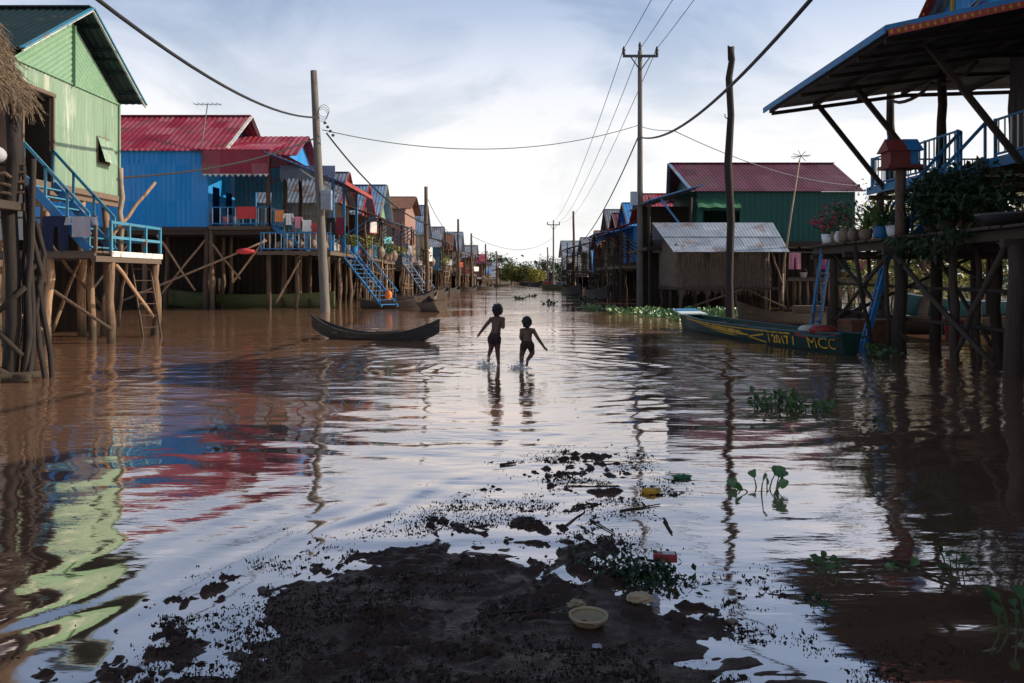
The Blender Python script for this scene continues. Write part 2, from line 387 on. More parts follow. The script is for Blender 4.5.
# ------------------------------------------------------- sky, sun and camera
SUN_EL, SUN_AHEAD = math.radians(31), math.radians(6)
def make_world():
    w = bpy.data.worlds.new('World'); SC.world = w; w.use_nodes = True
    nt = w.node_tree; L = nt.links; bg = nt.nodes['Background']
    sky = nd(nt, 'ShaderNodeTexSky', sky_type='NISHITA'); sky.sun_disc = False
    sky.sun_elevation = SUN_EL; sky.sun_rotation = math.pi / 2 - SUN_AHEAD
    sky.dust_density = 2.0; sky.air_density = 1.0; sky.ozone_density = 2.0
    tc = nd(nt, 'ShaderNodeTexCoord')
    def cloud(scale, stretch, lo, hi, loc, rot=0):
        mp = nd(nt, 'ShaderNodeMapping'); mp.inputs['Scale'].default_value = stretch; mp.inputs['Location'].default_value = loc; mp.inputs['Rotation'].default_value = (0, rot, 0)
        L.new(tc.outputs['Generated'], mp.inputs['Vector'])
        n = nd(nt, 'ShaderNodeTexNoise'); n.inputs['Scale'].default_value = scale; n.inputs['Detail'].default_value = 7; n.inputs['Roughness'].default_value = .55; n.inputs['Distortion'].default_value = .6
        L.new(mp.outputs[0], n.inputs['Vector'])
        r = nd(nt, 'ShaderNodeMapRange', interpolation_type='SMOOTHSTEP'); r.inputs[1].default_value = lo; r.inputs[2].default_value = hi
        L.new(n.outputs['Fac'], r.inputs[0]); return r
    sx = nd(nt, 'ShaderNodeSeparateXYZ'); L.new(tc.outputs['Generated'], sx.inputs[0])
    low = nd(nt, 'ShaderNodeMapRange', interpolation_type='SMOOTHSTEP'); low.inputs[1].default_value = .44; low.inputs[2].default_value = .12   # cloud veil thick towards the horizon
    L.new(sx.outputs['Z'], low.inputs[0])
    c1 = cloud(3.0, (1, 1, 3.0), .38, .62, (.4, 1.3, .2), .22)
    a = nd(nt, 'ShaderNodeMath', operation='MULTIPLY_ADD'); a.inputs[1].default_value = .46; L.new(c1.outputs[0], a.inputs[0])
    lm = nd(nt, 'ShaderNodeMath', operation='MULTIPLY'); lm.inputs[1].default_value = .72; L.new(low.outputs[0], lm.inputs[0]); L.new(lm.outputs[0], a.inputs[2])
    hi = nd(nt, 'ShaderNodeMapRange', interpolation_type='SMOOTHSTEP'); hi.inputs[1].default_value = .55; hi.inputs[2].default_value = .25; hi.inputs[3].default_value = .08; hi.inputs[4].default_value = 1
    L.new(sx.outputs['Z'], hi.inputs[0])
    mm = nd(nt, 'ShaderNodeMath', operation='MULTIPLY', use_clamp=True); L.new(a.outputs[0], mm.inputs[0]); L.new(hi.outputs[0], mm.inputs[1])
    cc = nd(nt, 'ShaderNodeMix', data_type='RGBA'); cc.inputs[6].default_value = CLOUD_HI; cc.inputs[7].default_value = CLOUD_LO
    L.new(low.outputs[0], cc.inputs[0])
    mx = nd(nt, 'ShaderNodeMix', data_type='RGBA'); L.new(mm.outputs[0], mx.inputs[0]); L.new(sky.outputs[0], mx.inputs[6]); L.new(cc.outputs[2], mx.inputs[7])
    L.new(mx.outputs[2], bg.inputs['Color']); bg.inputs['Strength'].default_value = .110
    sun = bpy.data.lights.new('sun', 'SUN'); sun.energy = 4.3; sun.angle = math.radians(.5); sun.color = (1, .88, .70)
    so = bpy.data.objects.new('sun', sun); C.objects.link(so)
    S = V3((math.cos(SUN_EL) * math.cos(SUN_AHEAD), math.cos(SUN_EL) * math.sin(SUN_AHEAD), math.sin(SUN_EL)))
    so.rotation_euler = S.to_track_quat('Z', 'Y').to_euler(); so.location = (60, 10, 60)


CLOUD_HI = (3.6, 4.6, 6.7, 1); CLOUD_LO = (7.4, 7.3, 7.25, 1)
make_world()
cam = bpy.data.cameras.new('camera'); co = bpy.data.objects.new('camera', cam); C.objects.link(co)
co.location = (0, 0, H); co.rotation_euler = (math.pi / 2, 0, 0)
cam.sensor_width = 36; cam.lens = 36 * 800 / 1024; cam.shift_y = -(341.5 - 278) / 1024
cam.clip_start = .05; cam.clip_end = 3000
SC.camera = co
vs = SC.view_settings; SC.display_settings.display_device = 'sRGB'
vs.view_transform = 'Standard'; vs.look = 'None'; vs.exposure = 0.36; vs.gamma = 1; vs.use_curve_mapping = False
SC.render.engine = 'CYCLES'
SC.cycles.max_bounces = 6; SC.cycles.diffuse_bounces = 3; SC.cycles.glossy_bounces = 4; SC.cycles.use_denoising = True


# ------------------------------------------------------------ ground and water
def vnoise(x, y, seed=0):
    rs = np.random.RandomState(seed); T = rs.rand(256, 256)
    xi = np.floor(x).astype(int); yi = np.floor(y).astype(int); fx = x - xi; fy = y - yi
    fx = fx * fx * (3 - 2 * fx); fy = fy * fy * (3 - 2 * fy)
    g = lambda i, j: T[i % 256, j % 256]
    return (g(xi, yi) * (1 - fx) + g(xi + 1, yi) * fx) * (1 - fy) + (g(xi, yi + 1) * (1 - fx) + g(xi + 1, yi + 1) * fx) * fy - .5


def fbm(x, y, f, octs, seed=0, gain=.5):
    r = 0; a = 1
    for k in range(octs):
        r = r + a * vnoise(x * f + 37.1 * k, y * f + 11.7 * k, seed + k); f *= 2.03; a *= gain
    return r


def shoal(x, y):
    """Height of the mud above the water."""
    ys = [-6, 2.0, 3.3, 4.2, 5.0, 5.7, 6.4, 6.9, 7.4, 8.2]
    xc = np.interp(y, ys, [0, -.35, -.33, -.25, -.05, .2, .42, .55, .62, .7])
    w = np.interp(y, ys, [2.8, 2.3, 2.05, 1.62, 1.15, .9, .72, .6, .45, .3])
    top = np.interp(y, ys, [.36, .09, .034, .019, .006, -.004, -.012, -.016, -.026, -.06])
    x = x + fbm(x, y, 1.1, 3, 70) * .5
    d = (x - xc) / w
    h = top - (top + .045) * np.minimum(d * d, 4.0) * .8 - .03 * np.maximum(np.abs(d) - 1, 0) ** 1.5
    h = h + fbm(x, y, 1.6, 4, 3, .6) * .030 + fbm(x, y, 7, 3, 13, .6) * .016 + np.maximum(fbm(x, y, 12, 5, 17, .6) - .03, 0) * .085 * np.clip(.75 + 2.2 * fbm(x, y, 1.7, 3, 23), 0.1, 1)
    return np.minimum(h, .4) - .004


def grid_mesh(name, X, Y, Z, m, **kw):
    ny, nx = X.shape
    me = bpy.data.meshes.new(name)
    co_ = np.stack([X, Y, Z], -1).reshape(-1, 3).astype(np.float32)
    i = np.arange(ny * nx).reshape(ny, nx)
    q = np.stack([i[:-1, :-1], i[:-1, 1:], i[1:, 1:], i[1:, :-1]], -1).reshape(-1, 4).astype(np.int32)
    me.vertices.add(len(co_)); me.vertices.foreach_set('co', co_.ravel())
    me.loops.add(q.size); me.loops.foreach_set('vertex_index', q.ravel())
    me.polygons.add(len(q)); me.polygons.foreach_set('loop_start', np.arange(0, q.size, 4, dtype=np.int32))
    me.polygons.foreach_set('use_smooth', np.ones(len(q), bool))
    me.update(calc_edges=True); me.materials.append(m)
    o = bpy.data.objects.new(name, me); C.objects.link(o)
    return tag(o, **kw)


def make_ground():
    # the mud bank at the water's edge
    xs = np.linspace(-3.6, 3.4, 430); yy = np.concatenate([np.linspace(-6, 2.8, 60), np.linspace(2.82, 8.3, 400)])
    X, Y = np.meshgrid(xs, yy)
    grid_mesh('muddy_shore', X, Y, shoal(X, Y), M['mud'], kind='structure', label='dark wet mud bank with puddles rising from the river in the foreground')
    # river bed and far banks as one sheet
    xs = np.concatenate([np.linspace(-900, -60, 12), np.linspace(-50, 50, 60), np.linspace(60, 900, 12)])
    yy = np.concatenate([np.linspace(-200, 20, 12), np.linspace(30, 420, 60), np.linspace(450, 1600, 8)])
    X, Y = np.meshgrid(xs, yy)
    wl = np.interp(Y, [0, 60, 200, 300], [30, 32, 26, 16])
    bank = np.clip((-X - wl) / 10, 0, 1) * 1.6 + np.clip((X - wl - 18) / 12, 0, 1) * 1.4
    end = np.clip((Y - 236 - 10 * np.sin(X * .05)) / 16, 0, 1) * 1.3
    Z = -1.6 + np.maximum(bank, end) * 1.6 + fbm(X, Y, .1, 3, 8) * .3
    grid_mesh('ground', X, Y, Z, M['soil'], kind='structure', label='brown earth of the river bed and the banks behind the houses')
    # the water: rows close together near the camera
    yy = np.concatenate([np.linspace(-200, 1.5, 20), np.geomspace(2.4, 34, 760), np.geomspace(36, 1500, 90)])
    u = np.concatenate([-np.geomspace(900, 1.2, 22), np.linspace(-1.1, 1.1, 520), np.geomspace(1.2, 900, 22)])
    U, Y = np.meshgrid(u, yy)
    sc = np.where(np.abs(U) <= 1.15, np.clip(np.abs(Y), 2, 45) * .66 + .3, np.clip(np.abs(Y), 2, 45) * .66 + .3)
    X = U * sc
    near = np.clip((34 - Y) / 10, 0, 1) * np.clip((Y - 2) / 1.0, 0, 1) * np.clip((1.1 - np.abs(U)) / .08, 0, 1)
    def rings(cx, cy, lam, A, fall, seed):
        d = np.hypot(X - cx, Y - cy) + fbm(X, Y, .5, 3, seed) * .8
        return A * np.sin(d * 2 * math.pi / lam) * np.exp(-d / fall) * np.clip(.5 + 1.6 * fbm(X, Y, .5, 2, seed + 5), 0, 1)
    Z = rings(-.3, 15.1, .7, .009, 5.5, 21) + rings(.3, 14.5, .5, .006, 4.5, 31) + rings(-9, 12, .8, .005, 9, 41) + rings(6, 30, 1.1, .006, 16, 45)
    # long wavelets running off the mud bank's flanks
    yl = np.array([2, 3.3, 4.2, 5.7, 6.9, 8.5]); xl = np.interp(Y, yl, [-2.0, -1.9, -1.65, -.9, -.1, .9]); xr = np.interp(Y, yl, [1.4, 1.3, 1.25, 1.3, 1.4, 1.2])
    wob = fbm(X, Y, .45, 3, 55) * .55
    dl = xl - X + wob; dr = X - xr + wob
    for d, lam, A in ((dl, .42, .0045), (dr, .55, .0025)):
        Z = Z + A * np.sin(d * 2 * math.pi / (lam + .06 * np.clip(d, 0, 6))) * np.where(d > 0, np.exp(-d / 1.6), np.exp(d * 4)) * np.clip((9.5 - Y) / 2, 0, 1) * np.clip(.45 + 1.5 * fbm(X, Y, .7, 2, 61), 0, 1)
    Z = Z + fbm(X * .7, Y * 1.4, 1.6, 3, 66) * .012 * np.clip((Y - 6) / 10, 0, 1)
    grid_mesh('water', X, Y, Z * near, M['water'], kind='structure', label='brown rippled river water reflecting the pale sky and the houses')


make_ground()

# ------------------------------------------------------------- shared builders
def stilt(parent, x, y, z0, z1, r, m, name='stilt', wob=.03, lean=(0, 0)):
    return MB().pole((x, y, z0), (x + lean[0], y + lean[1], z1), r, r * .82, wob).build(name, m, parent)


def brace(parent, a, b, r, m, name='brace'):
    return MB().pole(a, b, r, r * .85, .02, 7, 5).build(name, m, parent)


def railing(parent, a, b, h, m, m2=None, step=.3, r=.03, posts=1.3, name='railing'):
    a, b = V3(a), V3(b); L = (b - a).length; z = V3((0, 0, h)); mb = MB()
    for t in (1, .12): mb.bar(a + z * t, b + z * t, r * 1.5, r * 1.6)
    n = max(1, round(L / posts))
    for i in range(n + 1): mb.bar(a.lerp(b, i / n), a.lerp(b, i / n) + z * 1.04, r * 1.9)
    q = mb.build(name, m, parent)
    sl = MB(); k = max(2, round(L / step))
    for i in range(k):
        p = a.lerp(b, (i + .5) / k); sl.bar(p + z * .1, p + z * .97, r * 1.1, r * .8)
    sl.build('slat_infill', m2 or m, q)
    return q


def stairs(parent, top, bot, wid, m, n=8, rail=.85, rm=None, tread_m=None, name='stairs'):
    """top and bot: centre of the head and the foot; wid: vector across."""
    top, bot, wid = V3(top), V3(bot), V3(wid)
    st = bpy.data.objects.new(name, None); C.objects.link(st); st.parent = parent; WO[st.name] = WO[parent.name]
    for s in (-.5, .5): MB().bar(top + wid * s, bot + wid * s, .06, .2).build('stringer', m, st)
    t = MB(); dn = (bot - top); dn.z = 0; dn = dn.normalized()
    for i in range(n):
        p = top.lerp(bot, (i + .7) / n)
        t.bar(p - wid * .47, p + wid * .47, .2, .035)
    t.build('tread', tread_m or m, st)
    if rail:
        for s in (-.5, .5):
            h = MB(); a, b = top + wid * s, bot + wid * s; z = V3((0, 0, rail))
            h.bar(a + z, b + z, .05, .07); k = max(2, round((b - a).length / .8))
            for i in range(k + 1): h.bar(a.lerp(b, i / k), a.lerp(b, i / k) + z, .05)
            h.build('handrail', rm or m, st)
    return st


def ladder(label, top, bot, wid, m, n=9, r=.035, group=None, rails=0):
    top, bot, wid = V3(top), V3(bot), V3(wid)
    t = thing('ladder', label, 'ladder', bot, group)
    for s in (-.5, .5): MB().bar(top + wid * s, bot + wid * s, r * 1.3, r * 2.6).build('side_rail', m, t)
    for i in range(n):
        p = top.lerp(bot, (i + .6) / n); MB().bar(p - wid * .5, p + wid * .5, r * 1.8, r * .9).build('rung', m, t)
    if rails:
        for s in (-.5, .5):
            mb = MB(); a, b = top + wid * s, bot + wid * s; z = V3((0, 0, rails))
            mb.bar(a + z, b + z, r * 1.2)
            for i in range(4): mb.bar(a.lerp(b, .05 + i * .3), a.lerp(b, .05 + i * .3) + z, r)
            mb.build('handrail', m, t)
    return t


def roof_slope(mb, e0, e1, r0, r1, pitch=.25, amp=.018):
    e0, e1, r0, r1 = (V3(q) for q in (e0, e1, r0, r1))
    n = (e1 - e0).cross(r0 - e0).normalized()
    if n.z < 0: n = -n
    mb.ribbed(e0, e1, r0, r1, (e1 - e0).length / pitch, amp, n)
    # purlins make the edge thick
    d = n * -.05
    for t in (.03, .5, .97): mb.bar(e0.lerp(r0, t) + d, e1.lerp(r1, t) + d, .05, .05)
    return mb


def garment(name, label, cat, p, w, h, m, d=(1, 0, 0), kind='towel', group='laundry'):
    """A piece of washing hanging from the line at p along d, with folds and thickness."""
    d = V3(d).normalized(); p = V3(p); nrm = d.cross(V3((0, 0, 1))); mb = MB()
    ph = rnd.uniform(0, 6); nf = rnd.uniform(2, 3.5)
    def sheet(u0, u1, z0, z1, nu=8, nv=6, sk=0):
        for side in (1, -1):
            vs = []
            for j in range(nv + 1):
                for i in range(nu + 1):
                    u = u0 + (u1 - u0) * i / nu; z = z0 + (z1 - z0) * j / nv
                    f = .03 * math.sin(nf * 6.28 * u / w + ph + z) * (.3 + (-z) / h) + side * .006
                    vs.append(p + d * (u + sk * z) + V3((0, 0, z)) + nrm * f)
            fs = [(j * (nu + 1) + i, j * (nu + 1) + i + 1, (j + 1) * (nu + 1) + i + 1, (j + 1) * (nu + 1) + i) for j in range(nv) for i in range(nu)]
            mb.add(vs, fs if side > 0 else [tuple(reversed(f)) for f in fs], True)
    if kind == 'shirt':
        sheet(-w * .32, w * .32, 0, -h); sheet(-w * .5, -w * .32, -.01, -h * .42, 3, 3, .25); sheet(w * .32, w * .5, -.01, -h * .42, 3, 3, -.25)
    elif kind == 'trousers':
        sheet(-w / 2, w / 2, 0, -h * .3); sheet(-w / 2, -w * .05, -h * .3, -h, 5, 5, .03); sheet(w * .05, w / 2, -h * .3, -h, 5, 5, -.03)
    else:
        sheet(-w / 2, w / 2, 0, -h)
    return mb.build(name, m, None, p, label=label, cat=cat, group=group)


def clump(r, h):
    """A random offset inside a lumpy ball."""
    d = V3((rnd.gauss(0, 1), rnd.gauss(0, 1), rnd.gauss(0, 1))).normalized() * rnd.random() ** .45
    return V3((d.x * r, d.y * r, d.z * h))


def potted(label, p, r, h, m, leaf, spread=.3, tall=.4, n=120, ls=.1, kind='bush', flowers=None, group='potted plants on the decks', cat='potted plant'):
    p = V3(p); t = thing('potted_plant', label, cat, p, group)
    MB().lathe(p, [(.001, 0), (r * .75, 0), (r * .95, h * .6), (r, h * .95), (r * 1.06, h), (r * .92, h), (r * .9, h * .85), (.001, h * .85)], 14).build('pot', m, t)
    f = MB(); top = p + V3((0, 0, h * .85))
    if kind == 'bush':
        for i in range(5): f.tube([top, top + V3((rnd.gauss(0, spread * .35), rnd.gauss(0, spread * .35), tall * .6))], [.01, .006], 5)
        f.leaves([top + clump(spread * .95, tall * .55) + V3((0, 0, tall * .5)) for _ in range(n)], ls, .5)
    else:
        for i in range(n):
            a = rnd.uniform(0, 6.28); e = rnd.uniform(.25, 1.35)
            f.blade(top, (math.cos(a) * math.cos(e), math.sin(a) * math.cos(e), math.sin(e)), tall * rnd.uniform(.7, 1.1), ls, rnd.uniform(.5, 1.3))
    f.build('foliage', leaf, t)
    if flowers:
        q = MB(); q.leaves([top + clump(spread, tall * .5) + V3((0, 0, tall * .6)) for _ in range(60)], .11, .9)
        q.build('blossom', flowers, t)
    return t


def jar(label, p, r, h, m, group='water jars', cat='jar', name='water_jar'):
    return MB().lathe(p, [(.001, 0), (r * .6, 0), (r * .95, h * .35), (r, h * .6), (r * .7, h * .88), (r * .55, h * .92), (r * .68, h), (r * .5, h), (r * .4, h * .9), (.001, h * .5)], 16).build(name, m, None, p, label=label, cat=cat, group=group)


def bucket(label, p, r, h, m, group=None, tilt=0):
    p = V3(p); t = thing('bucket', label, 'bucket', p, group)
    MB().lathe(p, [(.001, 0), (r * .75, 0), (r, h), (r * 1.07, h), (r * .95, h * .98), (r * .72, .02), (.001, .02)], 16).build('body', m, t)
    MB().tube([p + V3((r * math.cos(a), 0, h + r * .9 * math.sin(a))) for a in [math.pi * i / 10 for i in range(11)]], .008, 5).build('handle', M['iron'], t)
    return t


def wire(label, pts, r, m, sag=0.0, group='overhead wires', n=28, cat='power line'):
    a, b = V3(pts[0]), V3(pts[1])
    return MB().tube([a.lerp(b, i / n) - V3((0, 0, sag * 4 * (i / n) * (1 - i / n))) for i in range(n + 1)], r, 6).build('power_line', m, None, a, label=label, cat=cat, group=group)


def tree(label, base, h, cr, leaf, n=2600, ls=.35, group=None, flat=.75, name='tree', trunk_r=.22, clumps=26):
    base = V3(base); t = thing(name, label, 'tree', base, group); cz = h - cr * flat
    tr = MB(); tr.pole(base - V3((0, 0, 1.0)), base + V3((0, 0, cz)), trunk_r, trunk_r * .55, .12, 9)
    cen = []
    for i in range(clumps):
        d = V3((rnd.gauss(0, 1), rnd.gauss(0, 1), rnd.gauss(0, .8))).normalized() * rnd.uniform(.45, 1.0)
        cen.append((base + V3((d.x * cr, d.y * cr, cz + d.z * cr * flat)), rnd.uniform(.14, .34) * cr))
    for c, _ in cen[:8]: tr.tube([base + V3((0, 0, cz * rnd.uniform(.55, .95))), (base + V3((0, 0, cz))).lerp(c, .5) - V3((0, 0, .15)), c], [trunk_r * .4, trunk_r * .25, trunk_r * .1], 6)
    tr.build('trunk', M['bark'], t)
    f = MB(); pts = []
    for i in range(n):
        c, s = cen[rnd.randrange(clumps)]
        pts.append(c + clump(s * 1.8, s * 1.3))
    f.leaves(pts, ls, .6); f.build('crown', leaf, t)
    return t


# ------------------------------------------------------------------- boats
class Hull:
    def __init__(s, L, beam, depth, up_b, up_s, fine=2.2, flat=2.4, trans=0.12, draft=.14):
        s.L, s.b, s.d, s.ub, s.us, s.fine, s.flat, s.tr, s.dr = L, beam, depth, up_b, up_s, fine, flat, trans, draft

    def half(s, u): return s.b / 2 * max(s.tr, (1 - abs(u) ** s.fine)) ** .75
    def keel(s, u): return -s.dr + (s.ub * max(u, 0) ** 3.2 + s.us * max(-u, 0) ** 3.2) * .92
    def sheer(s, u): return -s.dr + s.d + s.ub * max(u, 0) ** 2.4 + s.us * max(-u, 0) ** 2.4

    def pt(s, u, h, side=1, off=0.0, inner=0.0):
        """Point at station u in -1..1 (bow = 1), height fraction h, side +1 = port."""
        k, z1 = s.keel(u), s.sheer(u); hf = max(s.half(u) - inner, .01)
        k += inner
        y = hf * max(h, 0) ** (1 / s.flat)
        return V3((u * s.L / 2, side * (y + off), k + (z1 - k) * h))

    def build(s, t, m, inner_m, n=26, k=7):
        for nm, inn, mm in (('hull', 0, m), ('inner_lining', .035, inner_m)):
            mb = MB(); vs = []
            hs = [(i / k) ** 1.6 for i in range(k + 1)]
            row = [(-1, h) for h in reversed(hs)] + [(1, h) for h in hs[1:]]
            for i in range(n + 1):
                u = -1 + 2 * i / n
                for sd, h in row: vs.append(s.pt(u * (.992 if inn else 1), h, sd, inner=inn))
            w = len(row)
            fs = [(i * w + j, i * w + j + 1, (i + 1) * w + j + 1, (i + 1) * w + j) for i in range(n) for j in range(w - 1)]
            if inn: fs = [tuple(reversed(f)) for f in fs]
            mb.add(vs, fs, True)
            if not inn:
                mb.add([vs[j] for j in range(w)], [tuple(range(w))]); mb.add([vs[n * w + j] for j in range(w)], [tuple(reversed(range(w)))])
            mb.build(nm, mm, t, local=True)

    def gunwale(s, t, m, w=.05, h=.04):
        for sd in (-1, 1):
            mb = MB(); ps = [s.pt(-1 + 2 * i / 24, 1, sd) for i in range(25)]
            for a, b in zip(ps, ps[1:]): mb.bar(a, b + (b - a) * .02, w, h)
            mb.build('gunwale', m, t, local=True)

    def bench(s, t, m, u, w=.2, drop=.08, name='bench'):
        z = s.sheer(u) - drop; y = s.half(u) * .9
        MB().span((u * s.L / 2 - w / 2, -y, z - .03), (u * s.L / 2 + w / 2, y, z)).build(name, m, t, local=True)


def boat(label, stern, bow, beam, depth, up_b, up_s, m, inner=None, gun=None, benches=(-.4, .1), group=None, name='canoe', cat='boat', fine=2.2, **kw):
    stern, bow = V3(stern), V3(bow); d = bow - stern
    t = thing(name, label, cat, (stern + bow) / 2, group, math.atan2(d.y, d.x))
    hl = Hull(d.length, beam, depth, up_b, up_s, fine, **kw)
    hl.build(t, m, inner or m); hl.gunwale(t, gun or m)
    for u in benches: hl.bench(t, M['plank'], u)
    t['hull_made'] = True; del t['hull_made']
    return t, hl


# --------------------------------------------------------------- stilt houses
def stilt_house(label, x0, y0, side, wid, dep, zf, hw, rise, wall, gable, roof, fascia='plank', over=.5, group=None, deck=1.8, dz=None, rail=None, slat=None,
                awn=None, post='mid_post', nb=4, na=3, door=None, wins=(), detail=2, awn_drop=.9, awn_post='mid_post', name='stilt_house', shade_sheet=True, sr=.10, side_win=True, cat='house'):
    """Gable end towards the channel. side: -1 on the left bank, +1 on the right. x0: plane of the front wall, y0: its middle."""
    W = lambda a, b, z: V3((x0 + side * a, y0 + b, z))
    S = side
    t = thing(name, label, cat, W(0, 0, 0), group)
    hwid = wid / 2; zt = zf + hw; U = V3((0, 1, 0)); Z = V3((0, 0, 1)); I = V3((S, 0, 0))
    # walls: front with openings, two sides, back
    holes = ([door] if door else []) + list(wins)
    w = MB(); w.panels(W(0, -hwid, zf), U, Z, wid, hw, [(q[0], q[1], q[2], q[3]) for q in holes], .22)
    w.panels(W(0, -hwid, zf), I, Z, dep, hw, [(dep * .3, hw * .35, dep * .3 + .8, hw * .75)] if side_win else [], .22)
    w.panels(W(0, hwid, zf), I, Z, dep, hw, [], .22); w.panels(W(dep, -hwid, zf), U, Z, wid, hw, [], .22)
    w.build('wall', M[wall], t)
    g = MB()
    for a in (0, dep):
        for s in (-1, 1): g.ribbed(W(a, s * hwid, zt), W(a, 0, zt), W(a, s * hwid, zt + .02), W(a, 0, zt + rise), hwid / .22, .012, I)
    g.build('gable_panel', M[gable], t)
    k = rise / hwid; e = hwid + over * .7; ze = zt - k * over * .7 + .05; zr = zt + rise + .05
    r = MB()
    for s in (-1, 1): roof_slope(r, W(-over, s * e, ze), W(dep + .3, s * e, ze), W(-over, 0, zr), W(dep + .3, 0, zr))
    r.bar(W(-over, 0, zr + .02), W(dep + .3, 0, zr + .02), .22, .04)
    rf = r.build('roof', M[roof], t)
    f = MB()
    for s in (-1, 1): f.bar(W(-over - .02, s * (e + .03), ze - .03), W(-over - .02, 0, zr - .02), .03, .16, (1, 0, 0))
    f.build('fascia', M[fascia], rf)
    fl = MB(); fl.span(W(-.05, -hwid - .05, zf - .14), W(dep, hwid + .05, zf - .003))
    for i in range(4): fl.bar(W(dep * i / 3.2, -hwid - .15, zf - .22), W(dep * i / 3.2, hwid + .15, zf - .22), .12, .16)
    fl.build('floor', M['dark_plank'], t)
    for q in wins:
        b0, z0, b1, z1 = q; mb = MB(); wf = .05
        y0_, y1_ = b0 - hwid, b1 - hwid
        for A, B in (((y0_, z0), (y1_, z0)), ((y0_, z1), (y1_, z1)), ((y0_, z0), (y0_, z1)), ((y1_, z0), (y1_, z1))): mb.bar(W(-.03, A[0], zf + A[1]), W(-.03, B[0], zf + B[1]), .06, wf)
        wn = mb.build('window', M[fascia], t)
        MB().prism([W(-.04, y0_, zf + z0), W(-.04, y0_ - (y1_ - y0_) * .45, zf + z0), W(-.04, y0_ - (y1_ - y0_) * .45, zf + z1), W(-.04, y0_, zf + z1)], I * -.03).build('shutter', M[gable], wn)
    if door:
        b0, z0, b1, z1 = door; mb = MB()
        for b in (b0, b1): mb.bar(W(-.03, b - hwid, zf), W(-.03, b - hwid, zf + z1 + .04), .08, .08)
        mb.bar(W(-.03, b0 - hwid - .05, zf + z1), W(-.03, b1 - hwid + .05, zf + z1), .08, .1)
        mb.build('door_frame', M[fascia], t)
    dz = zf - .1 if dz is None else dz
    for i in range(nb):
        b = -hwid + wid * i / (nb - 1)
        for j in range(na):
            a = .25 + (dep - .6) * j / max(1, na - 1)
            stilt(t, *W(a, b, 0)[:2], -1.5, zf - .16, sr * rnd.uniform(.85, 1.15), M[post], lean=(rnd.gauss(0, .06), rnd.gauss(0, .06)))
        if deck: stilt(t, *W(-deck + .1, b, 0)[:2], -1.5, dz - .1 if not (awn and i in (0, nb - 1)) else zt - .5, sr * rnd.uniform(.7, .95), M[post], lean=(rnd.gauss(0, .04), rnd.gauss(0, .04)))
    if deck:
        dk = MB(); n = max(3, int(deck / .22))
        for i in range(n): dk.span(W(-deck + i * deck / n, -hwid, dz - .06), W(-deck + (i + .9) * deck / n, hwid, dz - rnd.uniform(0, .012)))
        for b in (-hwid, 0, hwid): dk.bar(W(-deck, b, dz - .13), W(0, b, dz - .13), .1, .12)
        dk.bar(W(-deck, -hwid, dz - .15), W(-deck, hwid, dz - .15), .1, .14)
        dk.build('deck', M['plank'], t)
        if rail:
            railing(t, W(-deck + .05, -hwid + .9, dz), W(-deck + .05, hwid, dz), .8, M[rail], M[slat or rail], .3)
            railing(t, W(-deck + .05, -hwid, dz), W(-.05, -hwid, dz), .8, M[rail], M[slat or rail], .3)
    if awn:
        za = zt - .1; q = MB(); roof_slope(q, W(-deck - .6, -hwid - .2, za - awn_drop), W(-deck - .6, hwid + .2, za - awn_drop), W(-.02, -hwid - .2, za), W(-.02, hwid + .2, za))
        q.build('awning', M[awn], t)
        for i in range(nb):
            b = -hwid + wid * i / (nb - 1)
            MB().bar(W(-.05, b, zf + .5), W(-deck - .4, b, za - awn_drop - .05), .07, .07).build('awning_strut', M[awn_post], t)
    for i in range(detail * 4):
        b = rnd.uniform(-hwid, hwid); a = -deck + rnd.uniform(-.25, .5) if deck else .1; r_ = rnd.uniform(.03, .06)
        stilt(t, *W(a, b, 0)[:2], -1.5, dz + rnd.choice((-.1, -.1, -.1, .5, 1.3)), r_, M[rnd.choice(('post', 'mid_post', 'pale_stick'))] if post != 'dark_post' else M[post], 'slender_pole', .05, (rnd.gauss(0, .15), rnd.gauss(0, .25)))
    for i in range(detail):
        z_ = rnd.uniform(.5, dz * .8); a = -deck + .05 if deck else .2
        MB().pole(W(a - .1, -hwid - .2, z_), W(a - .1, hwid + .2, z_ + rnd.gauss(0, .15)), .045, .04, .03).build('tie_beam', M[post], t)
    for i in range(detail * 2):
        b0 = rnd.uniform(-hwid, hwid * .3); a = rnd.choice([.25, dep * .4, -deck + .1 if deck else .25])
        brace(t, W(a - .06, b0, rnd.uniform(.0, .5)), W(a - .06, b0 + rnd.uniform(1.2, 2.2), zf - rnd.uniform(.3, 1.2)), .045, M[post])
    if shade_sheet:  # dark sheets put in for the shade below the floor
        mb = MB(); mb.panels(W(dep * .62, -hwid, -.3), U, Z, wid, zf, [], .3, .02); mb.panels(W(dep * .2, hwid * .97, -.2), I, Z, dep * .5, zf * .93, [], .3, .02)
        mb.build('underfloor_shade_sheet', M['shade_sheet'], t)
    return t

